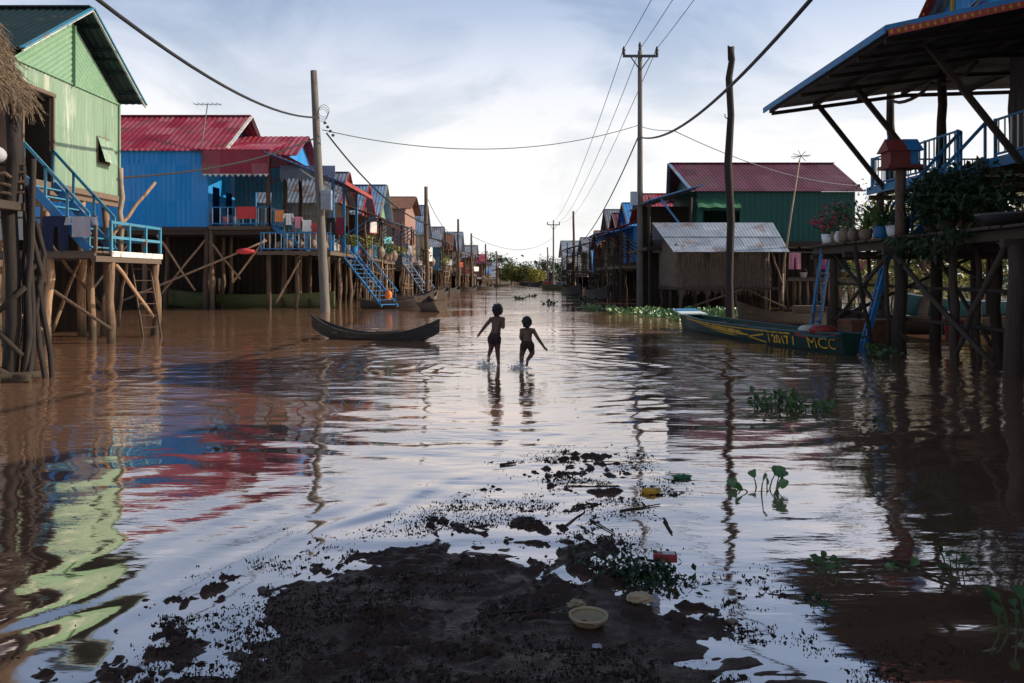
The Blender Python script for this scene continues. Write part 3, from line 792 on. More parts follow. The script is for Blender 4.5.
# =============================================================== LEFT BANK
def green_house():
    xf = -12.0; y0, y1 = 19.2, 24.4; ym = 21.8; zf, zt, zp = 4.14, 6.96, 8.62; xb = -20.0
    t = thing('stilt_house', 'pale green corrugated stilt house with dark gable roof, blue stairs and clothes drying below', 'house', (xf, ym, 0))
    U = V3((0, 1, 0)); Z = V3((0, 0, 1))
    w = MB()
    w.panels((xf, y0, zf), U, Z, y1 - y0, zt - zf, [(.36, 0, 1.67, 2.27), (3.92, .86, 4.62, 1.60)], .17, .011)
    w.panels((xb, y0, zf), V3((1, 0, 0)), Z, xf - xb, zt - zf, [], .17, .011); w.panels((xb, y1, zf), V3((1, 0, 0)), Z, xf - xb, zt - zf, [], .17, .011)
    w.panels((xb, y0, zf), U, Z, y1 - y0, zt - zf, [], .17, .011)
    w.build('wall', M['green_wall'], t)
    g = MB()
    pk = V3((xf + .02, ym, zp)); base = V3((xf + .02, ym, zt))
    for ye in (y0, y1):
        A = V3((xf + .02, ye, zt)); g.ribbed(A, base, pk, base + V3((0, 0, .02)), 11, .014, (1, 0, 0))
    g.bar(base + V3((.03, 0, -.1)), pk + V3((.03, 0, -.1)), .03, .13, (1, 0, 0))
    g.bar((xf + .03, y0, zt - .02), (xf + .03, y1, zt - .02), .03, .05)
    g.build('gable_panel', M['green_gable'], t)
    for p, q in (((xf + .02, y0 + .03), None), ((xf + .02, y1 - .03), None)): MB().bar((p[0], p[1], zf), (p[0], p[1], zt), .07, .09).build('corner_trim', M['green_wall'], t)
    xo = -11.45; e = 3.1; ze, zr = 7.05, 9.0
    r = MB()
    for s in (-1, 1): roof_slope(r, (xo, ym + s * e, ze), (xb - .3, ym + s * e, ze), (xo, ym, zr), (xb - .3, ym, zr), .2, .014)
    r.bar((xo, ym, zr + .03), (xb - .3, ym, zr + .03), .24, .04)
    for s in (-1, 1):
        for q in (.15, .38, .62, .85): r.bar((xo, ym + s * e * (1 - q), ze + (zr - ze) * q - .09), (xf, ym + s * e * (1 - q), ze + (zr - ze) * q - .09), .06, .08)
    rf = r.build('roof', M['dark_green_roof'], t)
    f = MB()
    for s in (-1, 1): f.bar((xo + .02, ym + s * (e + .03), ze - .02), (xo + .02, ym, zr), .03, .15, (1, 0, 0))
    f.build('fascia', M['cyan_paint'], rf)
    f = MB()
    for s in (-1, 1): f.bar((xo + .03, ym + s * (e + .03), ze - .09), (xo + .03, ym, zr - .07), .02, .05, (1, 0, 0))
    f.build('fascia_edge', M['white_paint'], rf)
    # door opening, window with a flap pushed out
    d = MB()
    for y in (y0 + .36, y0 + 1.67): d.bar((xf + .02, y, zf), (xf + .02, y, zf + 2.3), .07, .09)
    d.bar((xf + .03, y0 + .3, zf + 2.27), (xf + .03, y0 + 1.73, zf + 2.27), .1, .09)
    d.build('door_frame', M['plank'], t)
    MB().span((xf - .9, y0 + 1.6, zf), (xf - .02, y0 + 1.64, zf + 2.2)).build('door', M['dark_plank'], t)
    wn = MB()
    ya, yb, za, zb = y0 + 3.92, y0 + 4.62, zf + .86, zf + 1.60
    for A, B in (((ya, za), (yb, za)), ((ya, zb), (yb, zb)), ((ya, za), (ya, zb)), ((yb, za), (yb, zb))): wn.bar((xf + .01, *A), (xf + .01, *B), .04, .05)
    wn = wn.build('window', M['plank'], t)
    fl = MB(); fl.ribbed((xf + .26, ya, za + .02), (xf + .26, yb, za + .02), (xf + .03, ya, zb), (xf + .03, yb, zb), 4.2, .011, (1, 0, .3)); fl.build('shutter', M['green_wall'], wn)
    flo = MB(); flo.span((xb, y0 - .05, zf - .16), (xf + .05, y1 + .05, zf - .003))
    for x in (-12.1, -14.4, -17, -19.5): flo.bar((x, y0 - .25, zf - .24), (x, y1 + .25, zf - .24), .13, .16)
    flo.build('floor', M['plank'], t)
    for x in (-12.2, -15.6, -19.2):
        for y in (19.35, 21.0, 22.7, 24.25): stilt(t, x, y, -1.3, zf - .18, .12, M['post'], lean=(rnd.gauss(0, .08), rnd.gauss(0, .08)))
    # lower platform
    zp2 = 2.32; X0, X1, Y0, Y1 = -14.4, -10.1, 19.35, 22.95
    dk = MB(); n = 18
    for i in range(n): dk.span((X0, Y0 + (Y1 - Y0) * i / n, zp2 - .05), (X1 + rnd.uniform(-.03, .05), Y0 + (Y1 - Y0) * (i + .9) / n, zp2 - rnd.uniform(0, .012)))
    for y in (Y0 + .05, 21.1, Y1 - .05): dk.bar((X0, y, zp2 - .12), (X1, y, zp2 - .12), .11, .13)
    dk.bar((X1 - .02, Y0, zp2 - .2), (X1 - .02, Y1, zp2 - .2), .12, .14)
    dk.build('platform', M['plank'], t)
    for x, y, r in ((-10.15, 20.3, .12), (-10.15, 22.85, .12), (-11.4, 19.5, .11), (-12.9, 19.5, .13), (-11.2, 21.3, .1), (-12.6, 21.6, .1), (-14.1, 20, .11), (-11.6, 22.8, .1), (-13.4, 22.9, .1)):
        stilt(t, x, y, -1.2, zp2 - .1, r, M['post'], lean=(rnd.gauss(0, .05), rnd.gauss(0, .05)))
    stilt(t, -10.3, 21.05, zp2 - .1, zf + .4, .075, M['pale_stick'])
    rl = MB(); z0 = zp2
    P = [(-10.1, 20.15), (-10.1, 22.95)]
    for h in (.36, .74): rl.bar((-10.1, 20.15, z0 + h), (-10.1, 22.95, z0 + h), .05, .07); rl.bar((-10.1, 22.95, z0 + h), (-11.6, 22.95, z0 + h), .05, .07)
    for y in (20.15, 21.1, 22.05, 22.95): rl.bar((-10.1, y, z0), (-10.1, y, z0 + .78), .07)
    rl.bar((-11.6, 22.95, z0), (-11.6, 22.95, z0 + .78), .07)
    rl.build('railing', M['cyan_paint'], t)
    MB().bar((-10.06, 20.1, z0 - .06), (-10.06, 23.0, z0 - .06), .04, .14).build('deck_edge', M['white_paint'], t)
    ln = MB(); ln.bar((-13.1, 19.4, z0 + .80), (-10.1, 19.4, z0 + .78), .05, .05)
    for x in (-13.1, -10.1): ln.bar((x, 19.4, z0), (x, 19.4, z0 + .84), .07)
    ln.build('drying_rail', M['mid_post'], t)
    for a, b in (((-11.9, 19.3, 1.9), (-10.1, 20.2, .35)), ((-12.6, 19.25, .55), (-11.3, 19.25, 2.1)), ((-13.6, 19.3, 2.0), (-11.2, 19.3, .3)), ((-10.2, 20.4, 2.1), (-10.2, 22.8, .5)), ((-12.2, 21.2, .2), (-12.2, 23.4, 3.4)),
                 ((-11.2, 22.8, .3), (-10.4, 21.6, 2.1)), ((-14, 19.4, .4), (-12.8, 19.6, 2.0)), ((-10.4, 20.6, 2.6), (-9.9, 22.2, 4.3)), ((-15.4, 19.4, .3), (-13.2, 20.6, 3.7)), ((-13.2, 21, 3.9), (-11.6, 23, .6))):
        brace(t, a, b, .05, M[rnd.choice(('post', 'mid_post', 'mid_post'))])
    st = stairs(t, (xf + .05, y0 + 1.0, zf - .05), (-10.35, y0 + 1.0, zp2 + .02), (0, 1.25, 0), M['blue_paint'], 7, .88, M['cyan_paint'], M['cyan_paint'])
    for i, (x0_, x1_, zz) in enumerate(((-19, -15.0, 0), (-15.4, -13.0, 1))):  # added dark sheets in place of the shade beneath the green house
        sc = MB(); sc.panels((x0_, 24.6, -.3), V3((1, 0, 0)), Z, x1_ - x0_, 3.6, [], .3, .02); sc.build('underfloor_shade_sheet', M['shade_sheet'], t)
    sc = MB(); sc.panels((-16.5, 19.6, -.3), U, Z, 4.8, 4.2, [], .3, .02); sc.build('underfloor_shade_sheet', M['shade_sheet'], t)
    garment('trousers', 'dark navy trousers hanging over the drying rail below the blue stairs', 'trousers', (-11.05, 19.36, z0 + .83), .62, .86, M['navy_cloth'], kind='trousers', group='washing at the green house')
    garment('shirt', 'pale grey shirt hanging beside dark trousers on the drying rail', 'shirt', (-10.42, 19.36, z0 + .82), .72, .50, M['grey_cloth'], kind='shirt', group='washing at the green house')
    garment('plastic_sheet', 'pale plastic sheet hung behind posts under the green house stairs', 'sheet', (-13.2, 21.0, 3.9), .9, 1.25, M['plastic_white'], group=None)
    ladder('thin brown ladder leaning under the railed corner of the green house platform', (-10.5, 22.6, 2.1), (-9.9, 22.2, -.5), (.35, .35, 0), M['mid_post'], 8, .024)


green_house()


def thatched_hut():
    t = thing('thatched_hut', 'thatched hut with shaggy straw eave on a cluster of dark posts', 'hut', (-9.6, 13.4, 0))
    r = MB()
    # eave towards the channel, slope rising away to the left
    e0, e1, r0, r1 = V3((-7.85, 10.6, 4.75)), V3((-7.85, 13.0, 4.50)), V3((-9.2, 10.4, 7.4)), V3((-8.9, 12.6, 7.2))
    for k in range(7):
        o = V3((-.02 * k, 0, .045 * k)); q = k / 7
        a, b = e0.lerp(r0, q) + o, e1.lerp(r1, q) + o
        c, d = e0.lerp(r0, min(1, q + .3)) + o + V3((0, 0, .10)), e1.lerp(r1, min(1, q + .3)) + o + V3((0, 0, .10))
        n = 26
        for i in range(n):
            p0, p1, p2, p3 = a.lerp(b, i / n), a.lerp(b, (i + 1) / n), c.lerp(d, (i + 1) / n), c.lerp(d, i / n)
            j = V3((rnd.uniform(0, .16), 0, -rnd.uniform(.0, .18)))
            r.prism([p0 + j, p1 + j * .8, p2, p3], V3((-.03, 0, -.07)))
    for i in range(1500):
        q = rnd.random() ** 1.4; u = rnd.random(); p = e0.lerp(r0, q).lerp(e1.lerp(r1, q), u) + V3((.02, 0, .1))
        d = V3((.75, rnd.gauss(0, .2), -.75 + rnd.gauss(0, .16))) * rnd.uniform(.2, .45)
        r.tube([p, p + d], [.006, .003], 4, False)
    for i in range(800):
        u = rnd.random(); p = e0.lerp(e1, u) + V3((rnd.uniform(-.15, .1), 0, rnd.uniform(-.02, .16)))
        r.tube([p, p + V3((rnd.gauss(.06, .08), rnd.gauss(0, .08), -rnd.uniform(.15, .42)))], [.007, .003], 4, False)
    r.build('thatch_roof', M['thatch'], t)
    MB().span((-9.8, 10.4, 2.75), (-8.0, 13.2, 2.88)).build('platform', M['dark_plank'], t)
    stilt(t, -8.15, 13.05, -.9, 4.5, .13, M['black_post']); stilt(t, -9.5, 13.1, -.9, 5.4, .12, M['black_post']); stilt(t, -7.75, 11.2, -.9, 2.8, .11, M['black_post'])
    for i, (x, y, dx, dy, zt) in enumerate(((-7.75, 13.0, .12, .1, 3.6), (-7.62, 13.1, -.1, .1, 3.3), (-7.5, 13.2, -.25, 0, 2.9), (-7.68, 13.25, -.28, .05, 3.9), (-7.85, 13.2, .05, .1, 3.2), (-7.42, 13.3, -.3, 0, 2.6))):
        stilt(t, x - .2, y, -.7, zt, .05, M['black_post'], 'slender_pole', .04, (dx, dy))
    for z in (3.05, 3.2, 3.36, 3.52):
        MB().pole((-9.6, 13.15, z), (-7.95, 13.05, z + rnd.uniform(-.03, .03)), .028, .024, .01).build('rail', M['mid_post'], t)
    MB().panels((-9.7, 13.3, 2.88), V3((1, 0, 0)), V3((0, 0, 1)), 1.3, 1.9, [], .2, .015).build('plank_wall', M['brown_wall'], t)
    for a, b in (((-9.3, 12.9, .2), (-7.9, 13.0, 1.5)), ((-9.4, 13.0, 1.7), (-7.9, 12.9, .4))): brace(t, a, b, .05, M['black_post'])
    MB().ell((-8.28, 12.75, 3.62), (.2, .2, .15)).build('sack', M['grey_cloth'], None, (-8.28, 12.75, 3.4), label='pale bulging sack resting above the slatted rail under the thatch', cat='sack')
    for i in range(3):
        MB().tube([(-8.9 + i * .12, 12.9, 3.0 + i * .13), (-8.5 + i * .2, 12.8, 3.06 + i * .13), (-8.05, 12.85, 3.0 + i * .13)], [.03, .036, .03], 7).build('firewood', M['mid_post'], None, (-8.5, 12.8, 3 + i * .13), label=('brown firewood log lowest beside the white sack', 'brown firewood log lying between two others beside the white sack', 'brown firewood log on top of two others below the white sack')[i], cat='log', group='firewood on the thatched hut rail')
    MB().pole((-8.9, 12.9, .45), (-7.75, 12.9, -.12), .075, .06, .03).build('fallen_timber', M['mid_post'], None, (-8.5, 12.9, .2), label='fallen timber slanting into the water at the base of the thatched hut', cat='timber')
    MB().pole((-8.6, 12.3, .06), (-7.6, 12.9, .1), .07, .06, .02).build('driftwood', M['mid_post'], None, (-8, 12.6, .1), label='driftwood log floating flat beside the dark thatched hut posts', cat='log')
    for p, lab in (((-8.2, 12.55, .02), 'crumpled silvery can bobbing beside the driftwood log'), ((-7.72, 12.6, .02), 'brown crumpled wrapper caught at the driftwood end')):
        mb = MB()
        mb.lathe(p, [(.001, 0), (.09, .0), (.11, .03), (.08, .06), (.10, .09), (.07, .12), (.001, .12)], 9, 1.6, .8); mb.build('litter_can' if 'can ' in lab else 'plastic_wrapper', M['tin'] if 'can ' in lab else M['mid_post'], None, p, label=lab, cat='litter')


thatched_hut()


def blue_house():
    t = thing('stilt_house', 'bright blue stilt house with crimson roof and railed verandah above the posts', 'house', (-16, 42, 0))
    X0, X1, Y0, Y1, zf, zt, zr = -25.5, -15.95, 42, 50, 4.33, 8.37, 10.95
    U = V3((1, 0, 0)); Z = V3((0, 0, 1)); D = V3((0, 1, 0))
    w = MB(); w.panels((X0, Y0, zf), U, Z, X1 - X0, zt - zf, [(4.0, 1.9, 4.8, 3.2)], .26, .014)
    w.panels((X1, Y0, zf), D, Z, Y1 - Y0, zt - zf, [(.6, 0, 1.6, 2.2), (2.6, .9, 3.6, 2.1), (4.6, 0, 5.6, 2.2)], .26, .014)
    w.panels((X0, Y0, zf), D, Z, Y1 - Y0, zt - zf, [], .26); w.panels((X0, Y1, zf), U, Z, X1 - X0, zt - zf, [], .26)
    w.build('wall', M['blue_wall'], t)
    wn = MB()
    for A, B in (((-21.5, 6.2), (-20.7, 6.2)), ((-21.5, 7.5), (-20.7, 7.5)), ((-21.5, 6.2), (-21.5, 7.5)), ((-20.7, 6.2), (-20.7, 7.5)), ((-21.1, 6.2), (-21.1, 7.5)), ((-21.5, 6.85), (-20.7, 6.85))): wn.bar((A[0], Y0 - .02, A[1]), (B[0], Y0 - .02, B[1]), .05, .06)
    wn = wn.build('window', M['pale_paint'], t); MB().span((-21.5, Y0 + .03, 6.2), (-20.7, Y0 + .05, 7.5)).build('shutter', M['pale_paint'], wn)
    ym = 46.0; e = 4.25; ze = 8.30; xo = -15.0
    r = MB()
    for s in (-1, 1): roof_slope(r, (X0 - .3, ym + s * e, ze), (xo, ym + s * e, ze), (X0 - .3, ym, zr), (xo, ym, zr), .3, .03)
    r.bar((X0, ym, zr + .03), (xo, ym, zr + .03), .3, .05)
    rf = r.build('roof', M['red_roof'], t)
    f = MB()
    for s in (-1, 1): f.bar((xo + .03, ym + s * e, ze - .02), (xo + .03, ym, zr - .02), .04, .2, (1, 0, 0))
    f.build('fascia', M['white_paint'], rf)
    g = MB()
    for s in (-1, 1): g.ribbed((X1, ym + s * 4, zt), (X1, ym, zt), (X1, ym + s * 4, zt + .02), (X1, ym, zr - .05), 14, .014, (1, 0, 0))
    g.build('gable_panel', M['blue_wall'], t)
    fl = MB(); fl.span((X0, Y0 - .05, zf - .2), (X1, Y1, zf - .003))
    for y in (42.1, 44.6, 47.2, 49.8): fl.bar((X0, y, zf - .3), (-12.6, y, zf - .3), .16, .2)
    fl.build('floor', M['dark_plank'], t)
    # verandah with its own low red roof, valance and second gable
    V0, V1 = -15.9, -12.7
    vd = MB()
    for i in range(16): vd.span((V0, 42 + i * .4, zf - .02), (V1, 42 + i * .4 + .36, zf + .05))
    vd.span((V0, 41.9, zf - .14), (V1, 42.0, zf + .04)); vd.build('verandah_floor', M['plank'], t)
    for x in (V0 + .1, V1 - .08):
        for y in (42.05, 45, 48.2): stilt(t, x, y, -1.2, zt - .4 if x > -14 else zf, .13, M['mid_post'])
    for x in (-24.8, -22.2, -19.4, -16.2):
        for y in (42.2, 44.8, 47.4, 49.6): stilt(t, x, y, -1.2, zf - .2, .15, M['mid_post'], lean=(rnd.gauss(0, .1), rnd.gauss(0, .1)))
    railing(t, (V0, 41.95, zf + .05), (V1, 41.95, zf + .05), .98, M['blue_paint'], M['pale_paint'], .42, .035)
    railing(t, (V1, 41.95, zf + .05), (V1, 44.4, zf + .05), .98, M['blue_paint'], M['pale_paint'], .42, .035)
    va = MB(); va.panels((-16.1, 41.55, 7.05), U, Z, 3.5, 1.28, [], .26, .014); va.build('valance', M['red_roof'], t)
    vt = MB()
    for i in range(12): vt.prism([(-16.1 + i * .29, 41.52, 7.06), (-16.1 + (i + 1) * .29, 41.52, 7.06), (-16.1 + (i + .5) * .29, 41.52, 6.90)], (0, .02, 0))
    vt.build('valance_trim', M['white_paint'], t)
    vr = MB(); roof_slope(vr, (-16.6, 41.5, 8.32), (-12.5, 41.5, 8.32), (-16.6, 44.5, 9.2), (-12.5, 44.5, 9.2), .3, .03); vr.build('verandah_roof', M['red_roof'], t)
    g2 = MB(); roof_slope(g2, (-16, 44.2, 8.45), (-12.0, 44.2, 8.45), (-16, 46.9, 9.95), (-12.0, 46.9, 9.95), .3, .03); roof_slope(g2, (-16, 49.6, 8.45), (-12.0, 49.6, 8.45), (-16, 46.9, 9.95), (-12.0, 46.9, 9.95), .3, .03)
    g2 = g2.build('cross_roof', M['red_roof'], t)
    q = MB()
    for s in (-1, 1): q.ribbed((-12.4, 46.9 + s * 2.5, 8.4), (-12.4, 46.9, 8.4), (-12.4, 46.9 + s * 2.5, 8.42), (-12.4, 46.9, 9.85), 9, .014, (1, 0, 0))
    q.build('gable_panel', M['blue_wall'], t)
    f = MB()
    for s in (-1, 1): f.bar((-11.98, 46.9 + s * 2.72, 8.43), (-11.98, 46.9, 9.95), .04, .2, (1, 0, 0))
    f.build('fascia', M['red_roof'], g2)
    sc = MB(); sc.panels((X0, Y1 - .3, -.3), U, Z, 13, zf, [], .35, .03); sc.panels((-16.5, 43, -.3), D, Z, 6, zf, [], .35, .03); sc.build('underfloor_shade_sheet', M['shade_sheet'], t)  # dark sheets stand for the shade behind the posts
    sc = MB(); sc.panels((-25, 46, -.3), U, Z, 11, zf, [], .35, .03); sc.build('underfloor_shade_sheet', M['shade_sheet'], t)
    iw = MB(); iw.panels((-15.8, 45.6, zf), U, Z, 3.0, 3.6, [(1.2, 0, 2.1, 2.2)], .26, .014); iw.build('inner_wall', M['cyan_paint'], t)
    # fringed blue blind under the verandah roof
    bl = MB(); bl.span((-12.6, 43.4, 7.1), (-9.6, 43.44, 7.75))
    for i in range(12): bl.prism([(-12.6 + i * .25, 43.4, 7.1), (-12.35 + i * .25, 43.4, 7.1), (-12.475 + i * .25, 43.4, 6.85)], (0, .03, 0))
    bl.build('fringed_blind', M['slate_blue_roof'], t)
    # lower deck and its blue-edged roof
    zl = 3.05
    ld = MB()
    for i in range(18): ld.span((-13.0, 41.5 + i * .4, zl - .06), (-9.5, 41.5 + i * .4 + .36, zl))
    ld.span((-13.2, 41.35, zl - .2), (-9.4, 41.5, zl - .01)); ld.span((-9.5, 41.4, zl - .2), (-9.38, 49, zl - .01)); ld.build('lower_deck', M['plank'], t)
    for x in (-12.7, -11.2, -9.6):
        for y in (41.7, 44.4, 47.5): stilt(t, x, y, -1.2, zl - .1, .11, M['mid_post'])
    railing(t, (-13.0, 41.45, zl), (-9.4, 41.45, zl), .95, M['blue_paint'], M['pale_paint'], .3, .035)
    sr = MB(); roof_slope(sr, (-12.6, 41.0, 8.15), (-8.6, 41.0, 6.55), (-12.6, 49, 8.15), (-8.6, 49, 6.55), .3, .03); sr.build('lean_to_roof', M['maroon_roof'], t)
    f = MB(); f.bar((-12.65, 40.96, 8.12), (-8.55, 40.96, 6.5), .05, .22, (0, 1, 0)); f.build('eave_board', M['blue_paint'], t)
    f = MB(); f.bar((-8.55, 41, 6.55), (-8.55, 49, 6.55), .05, .2); f.build('eave_board', M['red_paint'], t)
    for x, y in ((-9.45, 42.2), (-9.45, 45.0), (-9.45, 48.6)): MB().bar((x, y, zl), (x, y, 6.9), .14).build('verandah_post', M['blue_paint'], t)
    for y in (42.2, 45): MB().bar((-11.2, y, 7.4), (-9.4, y, 6.2), .09).build('brace', M['pale_paint'], t)
    stairs(t, (V1 + .1, 42.7, zf), (-10.9, 42.7, zl), (0, .9, 0), M['blue_paint'], 6, .85, M['cyan_paint'], M['cyan_paint'])
    for a, b in (((-18.6, 41.9, 3.9), (-16.6, 41.9, 1.0)), ((-15.8, 41.8, 3.6), (-14.2, 41.8, 1.6)), ((-12.9, 41.8, 3.7), (-14.6, 41.8, 1.4)), ((-20.5, 41.9, .4), (-12.8, 41.7, 3.6)), ((-18.5, 42, .7), (-16.0, 42, 3.8)), ((-22.5, 42, .4), (-20, 42, 3.6)), ((-12.3, 41.6, .3), (-11.0, 41.6, 2.6))):
        brace(t, a, b, .06, M['post'])
    # washing
    gp = 'washing on the blue house'
    garment('blanket', 'rust red blanket draped over the upper blue verandah railing', 'blanket', (-13.9, 41.88, zf + 1.05), 1.05, .62, M['red_cloth'], group=gp)
    lab = ['orange towel nearest the blue steps on the sloping clothes line', 'white shirt second from the top of the sloping clothes line', 'pink shirt in the middle of the sloping clothes line', 'pale cloth beside a red shirt on the sloping clothes line', 'red shirt near the low end of the sloping clothes line']
    for i, (m, k) in enumerate((('orange_cloth', 'towel'), ('white_cloth', 'shirt'), ('pink_cloth', 'shirt'), ('white_cloth', 'towel'), ('red_cloth', 'shirt'))):
        garment('towel' if k == 'towel' else 'shirt', lab[i], k, (-12.1 + i * .48, 41.6 , zf + .85 - i * .17), .46, .6, M[m], kind=k, group=gp)
    lab = ['dark maroon skirt hanging above the lower blue railing', 'black trousers hanging beside maroon cloth above the lower railing', 'maroon towel hanging closest to the tall concrete pole']
    for i, (m, k, nm) in enumerate((('maroon_cloth', 'towel', 'skirt'), ('black_cloth', 'trousers', 'trousers'), ('maroon_cloth', 'towel', 'towel'))):
        garment(nm, lab[i], nm, (-9.95 + i * .5, 41.7, zl + 1.75), .42, .9, M[m], kind=k, group=gp)
    wire('thin clothes line sloping beside the blue verandah steps', ((-12.5, 41.62, zf + 1.0), (-9.7, 41.62, zl + 1.8)), .012, M['thin_wire'], .03, 'clothes lines', 8, 'clothes line')
    MB().ell((-13.9, 41.7, 3.05), (.5, .25, .16)).build('hammock', M['red_cloth'], None, (-13.9, 41.7, 2.9), label='red cloth hammock slung under the blue verandah floor', cat='hammock')
    lb = ['pink tub standing behind the left end of the upper blue railing', 'white tub behind the upper railing beside the red blanket']
    for i, (x, m) in enumerate(((-15.1, 'pink_cloth'), (-14.55, 'plastic_white'))): bucket(lb[i], (x, 42.3, zf + .05), .2, .5, M[m], 'tubs on the blue verandah')
    for i in range(5):
        jar(['tan jar at the left end of the lower blue deck', 'tan jar second from the left on the lower blue deck', 'tan jar in the middle of the lower blue deck', 'tan jar fourth along the lower blue deck', 'tan jar beside the pole end of the lower blue deck'][i], (-12.3 + i * .62, 42.0, zl), .2, .5 + .1 * (i % 2), M['ceramic'], 'jars on the lower blue deck')
    # antenna on the roof
    a = thing('antenna', 'thin television antenna rising from the crimson roof ridge', 'antenna', (-16.6, 44, 8.7))
    MB().tube([(-16.2, 41.6, 8.1), (-16.55, 43.5, 11.1)], .03, 6).build('mast', M['thin_wire'], a)
    mb = MB(); mb.bar((-17.3, 43.5, 11.1), (-15.8, 43.5, 11.1), .03)
    for i in range(6): mb.bar((-17.2 + i * .25, 43.1, 11.1), (-17.2 + i * .25, 43.9, 11.1), .02)
    mb.build('crossbar', M['thin_wire'], a)


blue_house()


def left_row():
    kw = dict(side=-1)
    g = 'stilt houses along the left bank'
    def h(label, x0, y0, wid, dep, zf, hw, rise, wall, gable, roof, **k): return stilt_house(label, x0, y0, -1, wid, dep, zf, hw, rise, wall, gable, roof, group=g, **k)
    D = lambda w: (w * .42, 0, w * .42 + .9, 2.0)
    h('stilt house with grey gable roof, brown boards and red eaves beyond the blue verandah', -11.3, 53.0, 5.0, 9, 3.4, 3.2, 2.0, 'cream_wall', 'brown_wall', 'grey_roof', fascia='red_paint', deck=2.2, dz=3.0, rail='blue_paint', slat='cyan_paint', awn='rust_roof', awn_post='blue_paint', door=D(5), wins=((.6, .8, 1.4, 1.8), (3.6, .8, 4.4, 1.8)), sr=.11)
    h('stilt house with steep dark red gable and slate roof crowded between neighbours', -11.0, 58.6, 5.2, 9, 3.2, 3.1, 2.1, 'brown_wall', 'red_roof', 'slate_blue_roof', fascia='red_paint', deck=2.0, dz=2.9, rail='cyan_paint', awn='rust_roof', awn_post='slate_blue_roof', door=D(5), wins=((.6, .8, 1.5, 1.8),))
    h('stilt house with white front wall and green-topped gable beside leaning blue struts', -10.6, 64.5, 6.0, 9, 3.1, 3.4, 2.6, 'white_paint', 'green_gable', 'slate_blue_roof', fascia='grey_wall', deck=2.2, dz=2.8, rail='blue_paint', awn='tin', awn_post='blue_paint', door=D(6), wins=((.6, .8, 1.6, 2.0), (4.2, .8, 5.2, 2.0)))
    h('tall pink boarded stilt house with long rust brown roof', -9.4, 74, 7.5, 10, 3.2, 4.6, 1.3, 'pink_wall', 'pink_wall', 'rust_roof', fascia='rust_roof', deck=1.6, dz=2.8, rail='mid_post', door=D(7.5), wins=((.9, 1.6, 1.9, 2.9), (5.2, 1.6, 6.4, 3.1)))
    h('stilt house with slate blue roof and pale front behind the first bare post', -9.8, 88, 8.0, 10, 2.8, 3.6, 3.2, 'cream_wall', 'white_paint', 'slate_blue_roof', deck=2.6, dz=2.5, rail='mid_post', awn='tin', door=D(8), wins=((.9, .8, 2.1, 2.2),))
    h('small stilt house with pale blue gable and tin awning past the slate roof', -9.0, 100, 6.0, 9, 2.6, 3.0, 2.4, 'cyan_paint', 'cyan_paint', 'grey_roof', deck=2.4, dz=2.3, rail='mid_post', awn='rust_roof', door=D(6), detail=1)
    h('timber stilt house with orange brown boards and grey roof on the left bank', -8.6, 112, 7.0, 9, 2.6, 3.0, 2.2, 'brown_wall', 'brown_wall', 'rust_roof', deck=2.4, dz=2.2, rail='red_paint', awn='rust_roof', door=D(7), detail=1)
    h('stilt house with blue grey gable roof and cream boards behind the third post', -8.2, 125, 8.0, 9, 2.6, 3.4, 2.8, 'cream_wall', 'grey_wall', 'slate_blue_roof', deck=2.4, dz=2.2, rail='mid_post', awn='tin', door=D(8), detail=1, nb=3)
    h('low stilt house with red awning and cluttered deck toward the channel end', -7.6, 140, 8.0, 9, 2.4, 2.8, 2.0, 'brown_wall', 'brown_wall', 'grey_roof', deck=2.6, dz=2.0, rail='mid_post', awn='red_roof', door=D(8), detail=1, nb=3)
    h('stilt house with grey roof beside a blue tarpaulin near the channel end', -7.2, 156, 9.0, 9, 2.4, 3.0, 2.6, 'grey_wall', 'grey_wall', 'grey_roof', deck=2.8, dz=2.0, rail='mid_post', awn='red_roof', door=D(9), detail=1, nb=3)
    h('last stilt house of the left row with red front roof', -6.0, 175, 9.0, 9, 2.2, 2.6, 2.0, 'brown_wall', 'cream_wall', 'red_roof', deck=3.0, dz=1.8, rail='mid_post', awn='maroon_roof', door=D(9), detail=1, nb=3)
    h('pale shed with tin roof standing at the left end of the far trees', -4.0, 208, 9.0, 7, 1.4, 2.6, 1.6, 'white_paint', 'cream_wall', 'tin', deck=1.0, dz=1.2, door=D(9), detail=0, nb=3, na=2)
    MB().span((-7.5, 160, 4.6), (-4.9, 163, 4.75)).build('tarpaulin', M['blue_tarp'], None, (-6, 161, 4.6), label='blue tarpaulin roof sheet stretched over a deck near the left row end', cat='tarpaulin')
    # blue ladders down to the boats
    ladder('long blue stair ladder with handrails from the lower blue deck to the moored boats', (-9.3, 45.6, 3.0), (-6.5, 42.6, .15), (.75, .6, 0), M['blue_paint'], 12, .045, 'blue ladders of the left bank', .8)
    ladder('blue stair ladder descending from the white fronted house past a small boat', (-8.3, 62.5, 2.9), (-6.2, 61, .1), (.5, .7, 0), M['slate_blue_roof'], 10, .045, 'blue ladders of the left bank', .8)
    pl = []
    names = ['bushy plant in a tan pot at the head of the long blue stair', 'yellow green plant in a blue tub beside the long blue stair', 'leafy plant in an orange pot on the deck past the blue stair', 'green potted plant before the grey gable roofed house', 'small potted plant on the deck of the steep red gabled house', 'dark leafed plant on the deck of the white fronted house']
